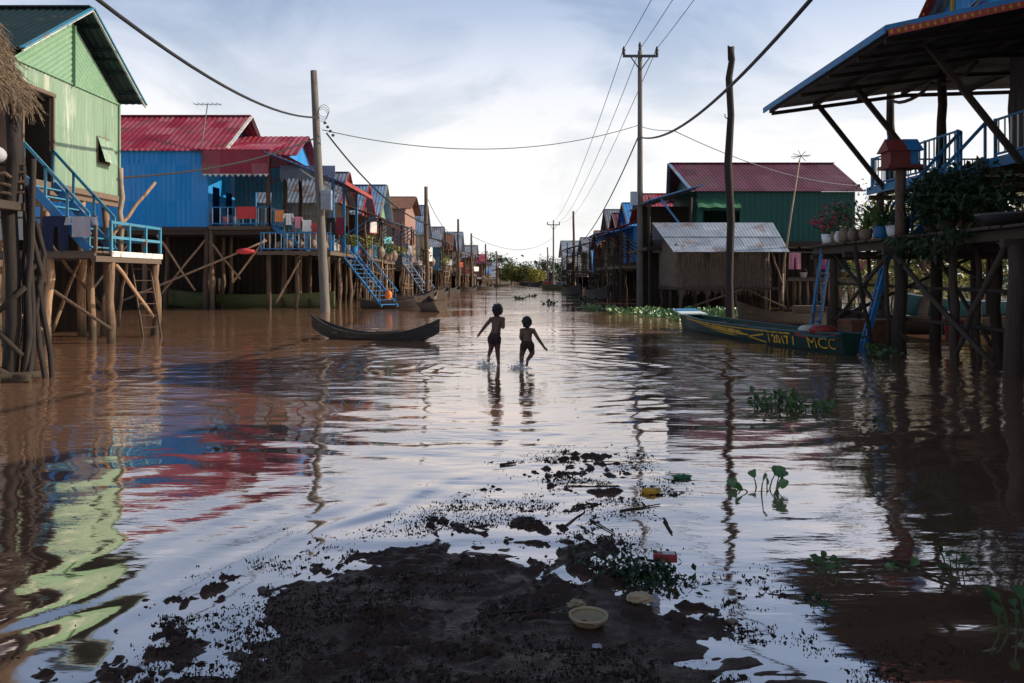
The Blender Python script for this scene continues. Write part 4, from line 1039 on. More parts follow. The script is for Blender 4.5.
    for i, (x, y, z, pm, lf) in enumerate(((-9.6, 46.3, 3.05, 'ceramic', 'leaf'), (-9.55, 48.2, 3.05, 'blue_paint', 'leaf_yellow'), (-13.1, 51.8, 3.0, 'orange', 'leaf'), (-13.2, 54, 3.0, 'ceramic', 'leaf_light'), (-12.7, 58, 2.9, 'ceramic', 'leaf'), (-12.4, 63, 2.8, 'ceramic', 'leaf_dark'))):
        potted(names[i], (x + (0 if i < 2 else 2.2) - (2.0 if i >= 2 else 0) + (3.6 if i >= 2 else 0), y, z), .26, .5, M[pm], M[lf], .42, .75, 90, .22, group='potted plants along the left decks')
    MB().ell((-6.55, 42.4, .75), (.2, .16, .26)).build('float', M['orange'], None, (-6.55, 42.4, .5), label='orange plastic float tied at the foot of the long blue stair', cat='float')
    # deck goods further along: barrels, baskets and hung cloths
    gp = 'cloths hung on the far left decks'
    cl = [(-9.0, 52.0, 5.3, 'white_cloth', .5, .7, 'white cloth hung on the deck of the grey gable house'), (-9.2, 53.1, 5.1, 'red_cloth', .6, .5, 'red cloth hung on the deck of the grey gable house'), (-8.9, 57.2, 4.6, 'cyan_cloth', .7, .5, 'pale blue cloth hung by the steep red gable'),
          (-8.5, 63.3, 4.4, 'navy_cloth', .8, .6, 'navy cloth hung before the white front'), (-8.4, 65.4, 4.3, 'grey_cloth', .5, .8, 'grey cloth hung before the white front'), (-7.6, 74.2, 4.5, 'white_cloth', .6, 1.3, 'narrow white sheet on the pink house deck'),
          (-7.0, 89, 3.7, 'grey_cloth', .9, .6, 'grey cloth under the slate roofed house awning'), (-6.4, 99, 3.6, 'red_cloth', .9, .6, 'red cloth at the pale blue gabled house'), (-5.6, 124, 3.4, 'white_cloth', 1.2, .7, 'white cloth at the house behind the third post'), (-4.6, 154, 3.3, 'blue_tarp', 1.6, .8, 'blue cloth below the blue tarpaulin')]
    for x, y, z, m, w, h_, lab in cl: garment('hung_cloth', lab, 'cloth', (x, y, z), w, h_, M[m], (.7, .7, 0), group=gp)
    gp = 'goods on the far left decks'
    for i, (x, y, z, k) in enumerate(((-9.2, 50.9, 3.0, 'p'), (-9.0, 54.6, 3.0, 'j'), (-8.9, 56.4, 2.9, 'p'), (-8.8, 59.2, 2.9, 'j'), (-8.6, 62.0, 2.8, 'p'), (-8.5, 66.8, 2.8, 'p'), (-7.7, 71.2, 2.8, 'p'), (-7.7, 76.9, 2.8, 'j'), (-7.1, 85.2, 2.5, 'p'), (-7.1, 91, 2.5, 'p'), (-6.6, 98, 2.3, 'p'))):
        who = ('grey gable house near corner', 'grey gable house far corner', 'steep red gable near corner', 'steep red gable far corner', 'white fronted house near corner', 'white fronted house far corner', 'pink house near corner', 'pink house far corner', 'slate roofed house near corner', 'slate roofed house far corner', 'pale blue gabled house')[i]
        if k == 'p': potted('bushy potted plant on the deck of the ' + who, (x, y, z), .25, .45, M['ceramic'], M[rnd.choice(('leaf', 'leaf_yellow', 'leaf_light'))], .6, rnd.uniform(.8, 1.5), 90, .26, group=gp)
        else: jar('tan water jar on the deck of the ' + who, (x, y, z), .35, .8, M['ceramic'], gp)


left_row()

# ============================================================== RIGHT BANK
def near_right_house():
    t = thing('stilt_house', 'big dark stilt house with wide shading awning, blue railings and a plant-filled lower deck', 'house', (10.5, 18, 0))
    Z = V3((0, 0, 1)); U = V3((1, 0, 0)); D = V3((0, 1, 0))
    zd = 2.55; DP = M['dark_post']
    dk = MB()
    for i in range(34):
        y = 12.6 + i * .286; dk.span((8.25 + rnd.uniform(-.06, .02), y, zd - .06), (16, y + .255, zd - rnd.uniform(0, .015)))
    for x in (8.5, 10.4, 12.6): dk.bar((x, 12.5, zd - .16), (x, 22.35, zd - .16), .15, .18)
    for y in (13.4, 15.6, 17.7, 19.8, 21.9): dk.bar((8.2, y, zd - .32), (16, y, zd - .32), .12, .14)
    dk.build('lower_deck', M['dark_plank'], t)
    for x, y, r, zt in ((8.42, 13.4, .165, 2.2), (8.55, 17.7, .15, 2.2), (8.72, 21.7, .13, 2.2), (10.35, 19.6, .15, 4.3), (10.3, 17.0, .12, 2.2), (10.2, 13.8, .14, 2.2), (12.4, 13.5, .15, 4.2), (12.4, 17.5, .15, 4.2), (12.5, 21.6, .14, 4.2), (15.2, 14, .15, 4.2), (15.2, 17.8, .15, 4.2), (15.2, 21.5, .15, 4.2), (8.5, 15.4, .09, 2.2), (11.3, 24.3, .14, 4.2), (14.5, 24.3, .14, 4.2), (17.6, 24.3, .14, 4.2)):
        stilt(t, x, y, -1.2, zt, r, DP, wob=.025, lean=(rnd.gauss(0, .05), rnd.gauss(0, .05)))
    for a, b, r in (((8.45, 17.9, 2.3), (8.4, 13.9, .1), .06), ((8.5, 17.2, .3), (8.7, 21.6, 2.3), .05), ((8.5, 18.0, 2.2), (8.7, 21.8, .4), .05), ((8.4, 13.6, 2.2), (8.5, 15.3, .2), .055), ((10.3, 17.2, .2), (10.3, 19.5, 2.3), .05), ((8.6, 21.6, .5), (12.4, 21.6, 2.2), .05), ((8.5, 14, 2.3), (12.3, 13.8, .3), .05), ((10.3, 13.8, .4), (10.35, 19.4, 2.2), .05)): brace(t, a, b, r, DP)
    for i in range(11):
        y_ = rnd.uniform(13, 22); x_ = rnd.choice((8.5, 9.3, 10.6, 12.4)); stilt(t, x_, y_, -1.2, 2.4, rnd.uniform(.035, .06), DP, 'slender_pole', .04, (rnd.gauss(0, .2), rnd.gauss(0, .3)))
    for z_ in (.7, 1.4): MB().pole((8.75, 13.5, z_), (8.85, 21.8, z_ + .1), .04, .035, .04).build('tie_beam', DP, t)
    # house body on the upper floor
    zf = 4.4
    w = MB(); w.panels((12.45, 8.0, zf), D, Z, 12, 3.0, [(6.4, 0, 7.4, 2.1), (8.6, .9, 9.6, 2.0)], .22, .014)
    w.panels((12.45, 20, zf), U, Z, 7.5, 3.0, [(2, 0, 3, 2.1)], .22, .014); w.panels((12.45, 8, zf), U, Z, 7.5, 3.0, [], .22); w.panels((19.95, 8.0, zf), D, Z, 12, 3.0, [], .22)
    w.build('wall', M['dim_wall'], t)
    fl = MB()
    for i in range(28): fl.span((11.0, 17.9 + i * .24, zf - .05), (18.5, 17.9 + i * .24 + .21, zf)) if i > 5 else fl.span((11.15, 12.4 + i * .92, zf - .05), (18.5, 12.4 + i * .92 + .9, zf))
    fl.span((12.45, 7.9, zf - .1), (20, 12.38, zf - .01))  # unseen floor stretch added to keep sun off the water
    for x in (11.3, 14.5, 17.6): fl.bar((x, 12.4, zf - .15), (x, 24.6, zf - .15), .14, .18)
    for y in (18.2, 20, 22.2, 24.4): fl.bar((10.9, y, zf - .3), (18.5, y, zf - .3), .12, .14)
    fl.build('verandah_floor', M['dark_plank'], t)
    MB().span((11.05, 12.4, zf - .22), (11.13, 18.6, zf + .02)).build('floor_edge', M['blue_paint'], t)
    MB().span((10.9, 19.9, zf - .2), (10.97, 24.6, zf + .02)).build('floor_edge', M['blue_paint'], t)
    MB().span((10.6, 13.4, zf - .5), (11.4, 13.7, zf - .25)).build('beam', M['dark_plank'], t)
    railing(t, (11.0, 19.75, zf), (11.0, 24.4, zf), .88, M['blue_paint'], M['cyan_paint'], .24, .03, 1.5)
    railing(t, (11.0, 24.45, zf), (14.2, 24.45, zf), .88, M['blue_paint'], M['cyan_paint'], .24, .03, 1.5)
    railing(t, (11.18, 12.6, zf), (11.18, 18.5, zf), .9, M['blue_paint'], M['pale_paint'], .24, .03, 1.5)
    stairs(t, (11.0, 19.1, zf), (9.3, 19.1, zd), (0, 1.0, 0), M['blue_paint'], 7, .85, M['blue_paint'], M['cyan_paint'])
    for x, y in ((11.5, 24.3), (11.5, 21.4), (12.4, 18.6)): stilt(t, x, y, zf, 7.25, .13, DP, 'verandah_post', .02)
    stilt(t, 15.2, 24.3, zf, 7.25, .12, DP, 'verandah_post', .02)
    # the wide awning: corrugated sheets on purlins and rafters
    def zr(x): return 6.62 + (x - 7.5) * .135 if x < 11.6 else 7.17 + (x - 11.6) * .03
    a = MB()
    P = lambda x, y, o=0: V3((x, y, zr(x) + o))
    xs = [7.5, 8.9, 10.4, 11.6, 15, 19]
    yn = lambda x: 16.0 - (x - 7.5) * .37 if x < 11.6 else 14.5
    for x0, x1 in zip(xs, xs[1:]):
        a.ribbed(P(x0, 23.7), P(x0, yn(x0)), P(x1, 23.7), P(x1, yn(x1)), 34, .018, (0, 0, 1))
    a.build('awning', M['awning_sheet'], t)
    pu = MB()
    for x in (7.62, 8.9, 10.2, 11.5, 13.4, 16): pu.bar(P(x, 23.6, -.08), P(x, yn(x) + .05, -.08), .07, .09)
    for y in (16.3, 17.6, 19.2, 21.1, 23.4): pu.bar(P(max(7.6, 7.5 + max(0, (16 - y) / .37)), y, -.17), P(11.5, y, -.17), .08, .1); pu.bar(P(11.5, y, -.17), P(19, y, -.17), .08, .1)
    pu.build('awning_frame', M['dark_plank'], t)
    e = MB(); e.bar(P(7.46, 23.72, 0), P(7.46, 15.98, 0), .04, .15); e.bar(P(7.46, 15.98, .03), P(11.6, 14.46, .03), .04, .11); e.build('eave_board', M['blue_paint'], t)
    e = MB()
    q0, q1 = P(7.5, 15.95, -.08), P(11.6, 14.43, -.08)
    e.bar(q0, q1, .03, .13); e.build('ornate_fascia', M['red_paint'], t)
    e = MB(); d = (q1 - q0)
    for i in range(34): p = q0 + d * ((i + .5) / 34) + V3((-.01, -.02, 0)); e.add([p + V3((-.045, 0, 0)), p + V3((0, -.004, -.05)), p + V3((.045, 0, 0)), p + V3((0, -.004, .05))], [(0, 1, 2, 3)])
    e.build('fascia_pattern', M['yellow_paint'], t)
    for y, m in ((23.5, DP), (21.05, DP), (17.35, DP), (14.95, M['blue_paint'])): MB().bar((9.0 if y > 15 else 9.9, y, 6.72), (11.05, y, 4.15), .1, .12).build('awning_strut', m, t)
    # curved wooden brackets below the beams
    b = MB()
    for (x0, z0), (x1, z1) in (((11.5, 7.1), (14.2, 6.75)),): b.tube([V3((11.45, 19.7 + i * .36, 7.0 - .22 * abs(math.sin(i * .52)) ** .5)) for i in range(13)], .05, 6)
    b.build('scalloped_trim', M['dark_plank'], t)
    # main roof, its blue gable and red and white barge boards
    r = MB(); roof_slope(r, (9.9, 20.0, 7.35), (20.3, 20.0, 7.35), (9.9, 15.9, 10.5), (20.3, 15.9, 10.5), .25, .02); roof_slope(r, (9.9, 11.8, 7.35), (20.3, 11.8, 7.35), (9.9, 15.9, 10.5), (20.3, 15.9, 10.5), .25, .02)
    rf = r.build('roof', M['grey_roof'], t)
    f = MB()
    for s in (-1, 1): f.bar((9.88, 15.9 + s * 4.15, 7.3), (9.88, 15.9, 10.5), .04, .2, (1, 0, 0))
    f.build('barge_board', M['red_paint'], rf)
    f = MB()
    for s in (-1, 1):
        for i in range(22): p = V3((9.85, 15.9 + s * 4.1, 7.33)).lerp(V3((9.85, 15.9, 10.47)), (i + .5) / 22); f.box(p, (.02, .09, .07))
    f.build('barge_ornament', M['yellow_paint'], rf)
    g = MB()
    for s in (-1, 1): g.ribbed((10.3, 15.9 + s * 4.0, 7.3), (10.3, 15.9, 7.3), (10.3, 15.9 + s * 4.0, 7.32), (10.3, 15.9, 10.4), 17, .014, (1, 0, 0))
    g.build('gable_panel', M['blue_wall'], t)
    f = MB()
    for i in range(9): f.bar((10.2, 18.9 - i * .13, 7.45 + i * .02), (10.2, 18.2 - i * .13, 7.62 + i * .02), .03, .05)
    f.build('gable_slats', M['white_paint'], t)
    MB().bar((10.2, 18.9, 7.38), (10.2, 17.2, 7.55), .05, .08).build('gable_trim', M['red_paint'], t)
    MB().bar((10.24, 18.6, 7.3), (10.24, 18.6, 8.4), .05, .07).build('gable_trim', M['yellow_paint'], t)

    sc = MB(); sc.panels((19.6, 8, -.3), D, Z, 13, 4.6, [], .3, .02); sc.build('underfloor_shade_sheet', M['shade_sheet'], t)  # unseen sheet added to block the sun under the deck
    # spirit house on its post
    s = thing('spirit_house', 'small red and blue spirit house on a post among the deck plants', 'spirit house', (8.3, 17.1, zd))
    MB().pole((8.3, 17.1, zd), (8.3, 17.1, 3.98), .11, .1, .005).build('post', M['mid_post'], s)
    MB().span((7.94, 16.85, 3.98), (8.66, 17.4, 4.05)).build('base', M['brick_red'], s)
    MB().span((8.0, 16.9, 4.05), (8.42, 17.35, 4.36)).build('wall', M['brick_red'], s)
    MB().span((8.42, 16.91, 4.05), (8.6, 17.34, 4.36)).build('wall', M['blue_paint'], s)
    rr = MB(); rr.prism([(7.92, 16.85, 4.34), (7.92, 17.4, 4.34), (7.98, 17.125, 4.62)], (.44, 0, 0)); rr.build('roof', M['brick_red'], s)
    rr = MB(); rr.prism([(8.36, 16.84, 4.345), (8.36, 17.41, 4.345), (8.36, 17.125, 4.625)], (.32, 0, 0)); rr.build('roof', M['blue_paint'], s)
    MB().tube([(8.05, 17.12, 4.6), (8.05, 17.12, 4.72)], [.03, .008], 6).build('finial', M['blue_paint'], s)
    # plants on the deck
    g = 'potted plants on the plant-filled deck'
    Zd = zd
    potted('red flowered bougainvillea in a grey pot at the far end of the plant-filled deck', (8.55, 20.9, Zd), .2, .3, M['ceramic'], M['leaf'], .62, .85, 260, .13, flowers=M['petal'], group=g)
    potted('small red flowered plant in a white pot on the deck corner', (8.5, 21.6, Zd), .14, .28, M['plastic_white'], M['leaf_dark'], .4, .5, 120, .1, flowers=M['petal'], group=g)
    potted('leafless looking shrub in a pale pot behind the bougainvillea', (8.9, 20.3, Zd), .17, .34, M['ceramic'], M['leaf'], .6, 1.3, 160, .09, group=g)
    potted('spiky strap leaved plant in a blue and white pot before the blue railing', (8.6, 18.6, Zd), .2, .3, M['blue_paint'], M['leaf_light'], .5, 1.05, 46, .085, 'spike', group=g)
    potted('drooping yellow green plant beside the spiky strap leaved one', (8.45, 19.1, Zd), .16, .26, M['ceramic'], M['leaf_light'], .5, .75, 24, .07, 'spike', group=g)
    potted('leafy plant in a round white pot beside the spirit house post', (8.5, 17.75, Zd), .19, .26, M['plastic_white'], M['leaf_dark'], .45, .55, 170, .12, group=g)
    lab = ['dense dark bush directly behind the spirit house post', 'dense dark bush between the spirit house and the stairs', 'tall dark bush at the foot of the blue stairs', 'broad dark bush hanging over the deck edge', 'low dark bush beside the wide metal basin', 'feathery dark shrub rising in front of the stairs']
    for i, (x, y, sp, tl, n) in enumerate(((8.8, 16.8, .62, 1.0, 620), (8.75, 16.1, .75, 1.1, 700), (9.2, 17.2, .7, 1.2, 560), (8.45, 15.5, .8, .8, 760), (8.7, 14.6, .6, .5, 420), (9.0, 15.3, .75, 1.15, 620))):
        potted(lab[i], (x, y, Zd), .15, .22, M['dark_post'], M['leaf_dark'], sp, tl, n, .15, group=g)
    potted('palm-like plant with long feathery fronds beside the blue stairs', (9.3, 16.3, Zd), .22, .35, M['ceramic'], M['leaf'], .6, 1.25, 34, .1, 'spike', group=g)
    for i, (x, y, r, h) in enumerate(((8.42, 21.3, .14, .26), (8.4, 20.55, .12, .3), (8.4, 20.2, .17, .36), (8.42, 19.75, .13, .34))):
        jar(['squat pale jar beside the white pot on the deck corner', 'slim pale jar below the red flowers', 'big round brown jar below the red flowers', 'upright tan jar next to the drooping plant'][i], (x, y, Zd), r, h, M['plastic_white' if i < 2 else 'ceramic'], 'jars on the plant-filled deck')
    v = MB()
    for i in range(420):
        y = rnd.uniform(14.4, 17.4); z = Zd - abs(rnd.gauss(0, .28)) * (1 if abs(y - 15.9) < 1 else .5)
        v.leaves([(8.2 + rnd.gauss(0, .12), y, z)], .15, .45, .6)
    for i in range(14): y = rnd.uniform(14.6, 17.2); v.tube([(8.3, y, Zd + .05), (8.15, y + .03, Zd - .15), (8.15, y + .08, Zd - rnd.uniform(.3, .7))], [.01, .008, .004], 5)
    v.build('creeper', M['leaf_dark'], None, (8.2, 16, Zd), label='dark creeper trailing over the edge of the plant-filled deck', cat='creeper')
    bucket('blue bucket standing behind the strap leaved plant', (8.95, 18.4, Zd), .2, .5, M['blue_paint'])
    MB().lathe((8.75, 13.9, Zd + .02), [(.001, 0), (.42, .0), (.62, .16), (.64, .2), (.58, .17), (.4, .03), (.001, .03)], 20).build('basin', M['iron'], None, (8.75, 13.9, Zd), label='wide dark metal basin on the deck near the thick right post', cat='basin')
    # beneath the deck
    ladder('blue ladder from the far corner of the plant-filled deck down to the water', (8.62, 21.95, 2.45), (8.05, 21.5, -.4), (.3, .22, 0), M['blue_paint'], 11, .04, 'blue ladders of the plant-filled deck', .12)
    ladder('blue ladder below the spiky plant beside the rusty tank', (8.9, 18.9, 2.3), (8.1, 18.7, -.4), (.12, .42, 0), M['blue_paint'], 11, .045, 'blue ladders of the plant-filled deck', .12)
    k = MB(); k.span((8.75, 20.6, -.3), (9.95, 21.5, .52)); k.span((8.70, 20.55, .5), (10.0, 21.55, .57)); k.build('tank', M['rust'], None, (9.3, 21, 0), label='rusty brown tank standing in the water between the blue ladders', cat='tank')
    MB().lathe((9.95, 18.0, .22), [(.001, 0), (.17, 0), (.21, .45), (.22, .46), (.2, .44), (.001, .42)], 14).build('float_drum', M['red_paint'], None, (9.95, 18.0, .2), label='faded red plastic drum hanging above the water under the plant-filled deck', cat='drum')
    MB().tube([(9.95, 18.0, .64), (10.0, 18.0, 2.4)], .008, 5).build('rope', M['mid_post'], None, (9.95, 18, .64), label='rope holding the faded red drum under the plant-filled deck', cat='rope')


near_right_house()
stilt_house('unseen weathered brown stilt house added beside the big dark one to shade the foreground', 8.9, 3.6, 1, 12.5, 11, 3.9, 3.2, 2.6, 'brown_wall', 'brown_wall', 'grey_roof', deck=1.6, dz=3.0, rail='mid_post', awn='grey_roof', post='dark_post', door=(5.5, 0, 6.5, 2.1), detail=2)  # out-of-view house added so its shadow covers the foreground


def teal_barn():
    t = thing('stilt_house', 'long dark green stilt house with maroon corrugated roof', 'house', (15, 45, 0))
    Z = V3((0, 0, 1)); U = V3((1, 0, 0)); D = V3((0, 1, 0))
    X0, X1, Y0, Y1, zf, zt, zr = 10.4, 19.3, 45, 51.5, 3.7, 6.5, 8.55
    w = MB(); w.panels((X0, Y0, zf), U, Z, X1 - X0, zt - zf, [(.35, .2, 2.4, 1.75)], .3, .016); w.panels((X0, Y0, zf), D, Z, Y1 - Y0, zt - zf, [(2, 0, 3.2, 2.1)], .3, .016); w.panels((X1, Y0, zf), D, Z, Y1 - Y0, zt - zf, [], .3); w.panels((X0, Y1, zf), U, Z, X1 - X0, zt - zf, [], .3)
    w.build('wall', M['teal_wall'], t)
    r = MB(); ym = 48.25
    for s in (-1, 1): roof_slope(r, (X0 - .3, ym + s * 3.6, zt), (X1 + .4, ym + s * 3.6, zt), (X0 - .9, ym, zr), (X1 + .1, ym, zr), .2, .013)
    r.bar((X0 - .9, ym, zr + .03), (X1 + .1, ym, zr + .03), .26, .05); rf = r.build('roof', M['maroon_roof'], t)
    f = MB()
    for s in (-1, 1): f.bar((X0 - .34, ym + s * 3.62, zt - .02), (X0 - .94, ym, zr), .04, .2, (1, 0, 0))
    f.build('fascia', M['slate_blue_roof'], rf)
    g = MB()
    for s in (-1, 1): g.ribbed((X0, ym + s * 3.2, zt), (X0, ym, zt), (X0, ym + s * 3.2, zt + .02), (X0, ym, zr - .1), 11, .014, (1, 0, 0))
    g.build('gable_panel', M['teal_wall'], t)
    a = MB(); a.ribbed((10.3, 44.2, 5.55), (12.7, 44.2, 5.55), (10.3, 44.95, 6.1), (12.7, 44.95, 6.1), 3, .035, (0, -.5, .8)); a.build('awning', M['green_tarp'], t)
    fl = MB(); fl.span((X0, Y0 - .05, zf - .2), (X1, Y1, zf - .003)); fl.build('floor', M['dark_plank'], t)
    for x in (10.6, 12.8, 15, 17.2, 19.1):
        for y in (45.2, 48, 51): stilt(t, x, y, -1.3, zf - .1, .13, M['dark_post'], lean=(rnd.gauss(0, .08), 0))
    sc = MB(); sc.panels((X0, 47, -.3), U, Z, 9, zf, [], .35, .03); sc.build('underfloor_shade_sheet', M['shade_sheet'], t)  # dark sheet in place of the shade under this house
    # side wing under a blue edged lean-to
    s = MB(); roof_slope(s, (7.4, 44.0, 5.9), (7.4, 51, 5.9), (10.35, 44.0, 6.75), (10.35, 51, 6.75), .3, .028); s.build('lean_to_roof', M['grey_roof'], t)
    MB().bar((7.35, 43.95, 5.86), (10.5, 43.95, 6.78), .05, .2, (0, 1, 0)).build('eave_board', M['blue_paint'], t)
    for x in (7.6, 9.9): stilt(t, x, 44.2, -1.2, 6.1, .1, M['dark_post'], 'verandah_post')
    MB().bar((8.2, 44.1, 6.0), (9.8, 44.1, 3.9), .1).build('brace', M['blue_paint'], t)
    s = MB(); s.span((7.4, 44, 3.2), (10.4, 51, 3.35)); s.build('verandah_floor', M['dark_plank'], t)
    sc = MB(); sc.panels((7.6, 47.5, -.3), U, Z, 3, 6.2, [], .3, .02); sc.build('inner_wall', M['shade_sheet'], t)


teal_barn()


def tin_hut():
    t = thing('thatched_hut', 'low hut with shiny tin roof and dark thatch walls on stilts', 'hut', (10.9, 41, 0))
    r = MB(); roof_slope(r, (8.0, 39.6, 2.95), (13.75, 39.6, 2.95), (7.45, 42.6, 4.6), (13.9, 42.6, 4.6), .16, .008); roof_slope(r, (8.0, 45.4, 3.1), (13.9, 45.4, 3.1), (7.45, 42.6, 4.6), (13.9, 42.6, 4.6), .16, .008)
    rf = r.build('roof', M['tin'], t)
    s = MB(); s.bar((7.75, 41.0, 3.75), (13.82, 41.0, 3.75), .02, .03); s.build('sheet_lap', M['iron'], rf)
    U = V3((1, 0, 0)); Z = V3((0, 0, 1)); D = V3((0, 1, 0))
    w = MB()
    for x0, x1, z0, z1 in ((8.3, 12.9, 1.95, 3.2), (8.3, 12.9, 1.15, 2.1)): w.panels((x0, 40.2 - (z0 < 1.5) * .08, z0), U, Z, x1 - x0, z1 - z0, [], .18, .03)
    for i in range(900):
        x = rnd.uniform(8.3, 13.0); z = rnd.choice((1.95, 1.18)) + rnd.uniform(-.05, .7); w.tube([(x, 40.1, z), (x + rnd.gauss(0, .05), 40.05, z - rnd.uniform(.2, .5))], [.02, .008], 4, False)
    w.panels((8.3, 40.2, 1.2), D, Z, 4.8, 2.2, [], .18, .03)
    w.prism([(8.3, 40.2, 3.1), (8.3, 45, 3.1), (8.3, 42.6, 4.45)], (.05, 0, 0))
    w.build('thatch_wall', M['dark_thatch'], t)
    fl = MB(); fl.span((8.2, 40, 1.05), (13.6, 45, 1.18)); fl.build('floor', M['dark_plank'], t)
    for x in (8.4, 9.8, 11.2, 12.7, 13.6):
        for y in (40.1, 42.5, 44.8): stilt(t, x, y, -1.2, 3.0 if y < 41 or x > 13 else 1.1, .09, M['mid_post'])
    for a, b in (((13.5, 39.9, 1.3), (12.9, 39.9, 3.1)), ((8.6, 39.9, .1), (11.5, 39.9, 1.1)), ((13.6, 39.8, .2), (11.6, 39.8, 1.1))): brace(t, a, b, .05, M['mid_post'])
    sc = MB(); sc.panels((8.2, 43, -.4), U, Z, 5.6, 1.6, [], .3, .02); sc.build('underfloor_shade_sheet', M['shade_sheet'], t)  # dark sheet standing in for shade beneath the hut floor
    # low jetty to the right
    j = thing('jetty', 'low plank jetty with thin posts below the long green house', 'jetty', (16, 41, 0))
    k = MB()
    for i in range(18): k.span((13.9 + i * .32, 40.2, 1.62), (13.9 + i * .32 + .29, 42.5, 1.68))
    k.bar((13.8, 40.25, 1.55), (19.8, 40.25, 1.55), .09, .11); k.build('deck', M['plank'], j)
    for i in range(18): stilt(j, 14.0 + i * .33 + rnd.uniform(-.08, .08), 40.3 + rnd.uniform(0, .4), -1.2, 1.6, rnd.uniform(.035, .07), M['post'], lean=(rnd.gauss(0, .06), 0))
    for i in range(8): stilt(j, 14.2 + i * .75, 42.3, -1.2, 1.6, .06, M['post'], lean=(rnd.gauss(0, .1), 0))
    g = 'washing above the plank jetty'
    for i, (x, m, k_, lab) in enumerate(((14.5, 'pink_cloth', 'trousers', 'pale pink trousers hung above the plank jetty'), (16.0, 'magenta_cloth', 'shirt', 'small magenta shirt hung beside dark cloth above the jetty'), (16.9, 'black_cloth', 'towel', 'dark sheet hung between two magenta clothes above the jetty'), (18.1, 'magenta_cloth', 'towel', 'magenta towel at the right end of the jetty clothes line'))):
        garment('trousers' if k_ == 'trousers' else 'shirt' if k_ == 'shirt' else 'towel', lab, k_, (x, 41, 2.95), .6 if i != 2 else 1.2, .85, M[m], kind=k_, group=g)
    wire('clothes line above the plank jetty', ((13.6, 41, 3.0), (19.4, 41, 3.0)), .012, M['thin_wire'], .04, 'clothes lines', 8, 'clothes line')
    for i, (x, m) in enumerate(((14.8, 'plastic_white'), (15.5, 'tin'), (16.2, 'plastic_white'), (16.8, 'ceramic'))):
        bucket(['white pail at the left end of the jetty', 'grey metal pail second from the left on the jetty', 'white pail between metal and clay pails on the jetty', 'clay coloured pail at the right end of the jetty'][i], (x, 40.6, 1.68), .19, .26, M[m], 'pails on the jetty')
    a = thing('antenna', 'tall bent antenna mast with a spiky aerial before the long green house', 'antenna', (13.6, 39.5, 0))
    MB().tube([at(783, 272, 40), at(791, 215, 40), at(800, 158, 40)], [.05, .045, .03], 7).build('mast', M['pale_stick'], a)
    MB().tube([V3((13.5, 40, -.8)), at(783, 273, 40)], [.06, .05], 7).build('mast_foot', M['pale_stick'], a)
    mb = MB(); c = at(801, 156, 40)
    for i in range(7): an = i * .9; mb.bar(c, c + V3((.42 * math.cos(an), .1, .3 * math.sin(an))), .025)
    mb.bar(c - V3((.5, 0, .05)), c + V3((.5, 0, .05)), .03); mb.build('aerial', M['iron'], a)


tin_hut()


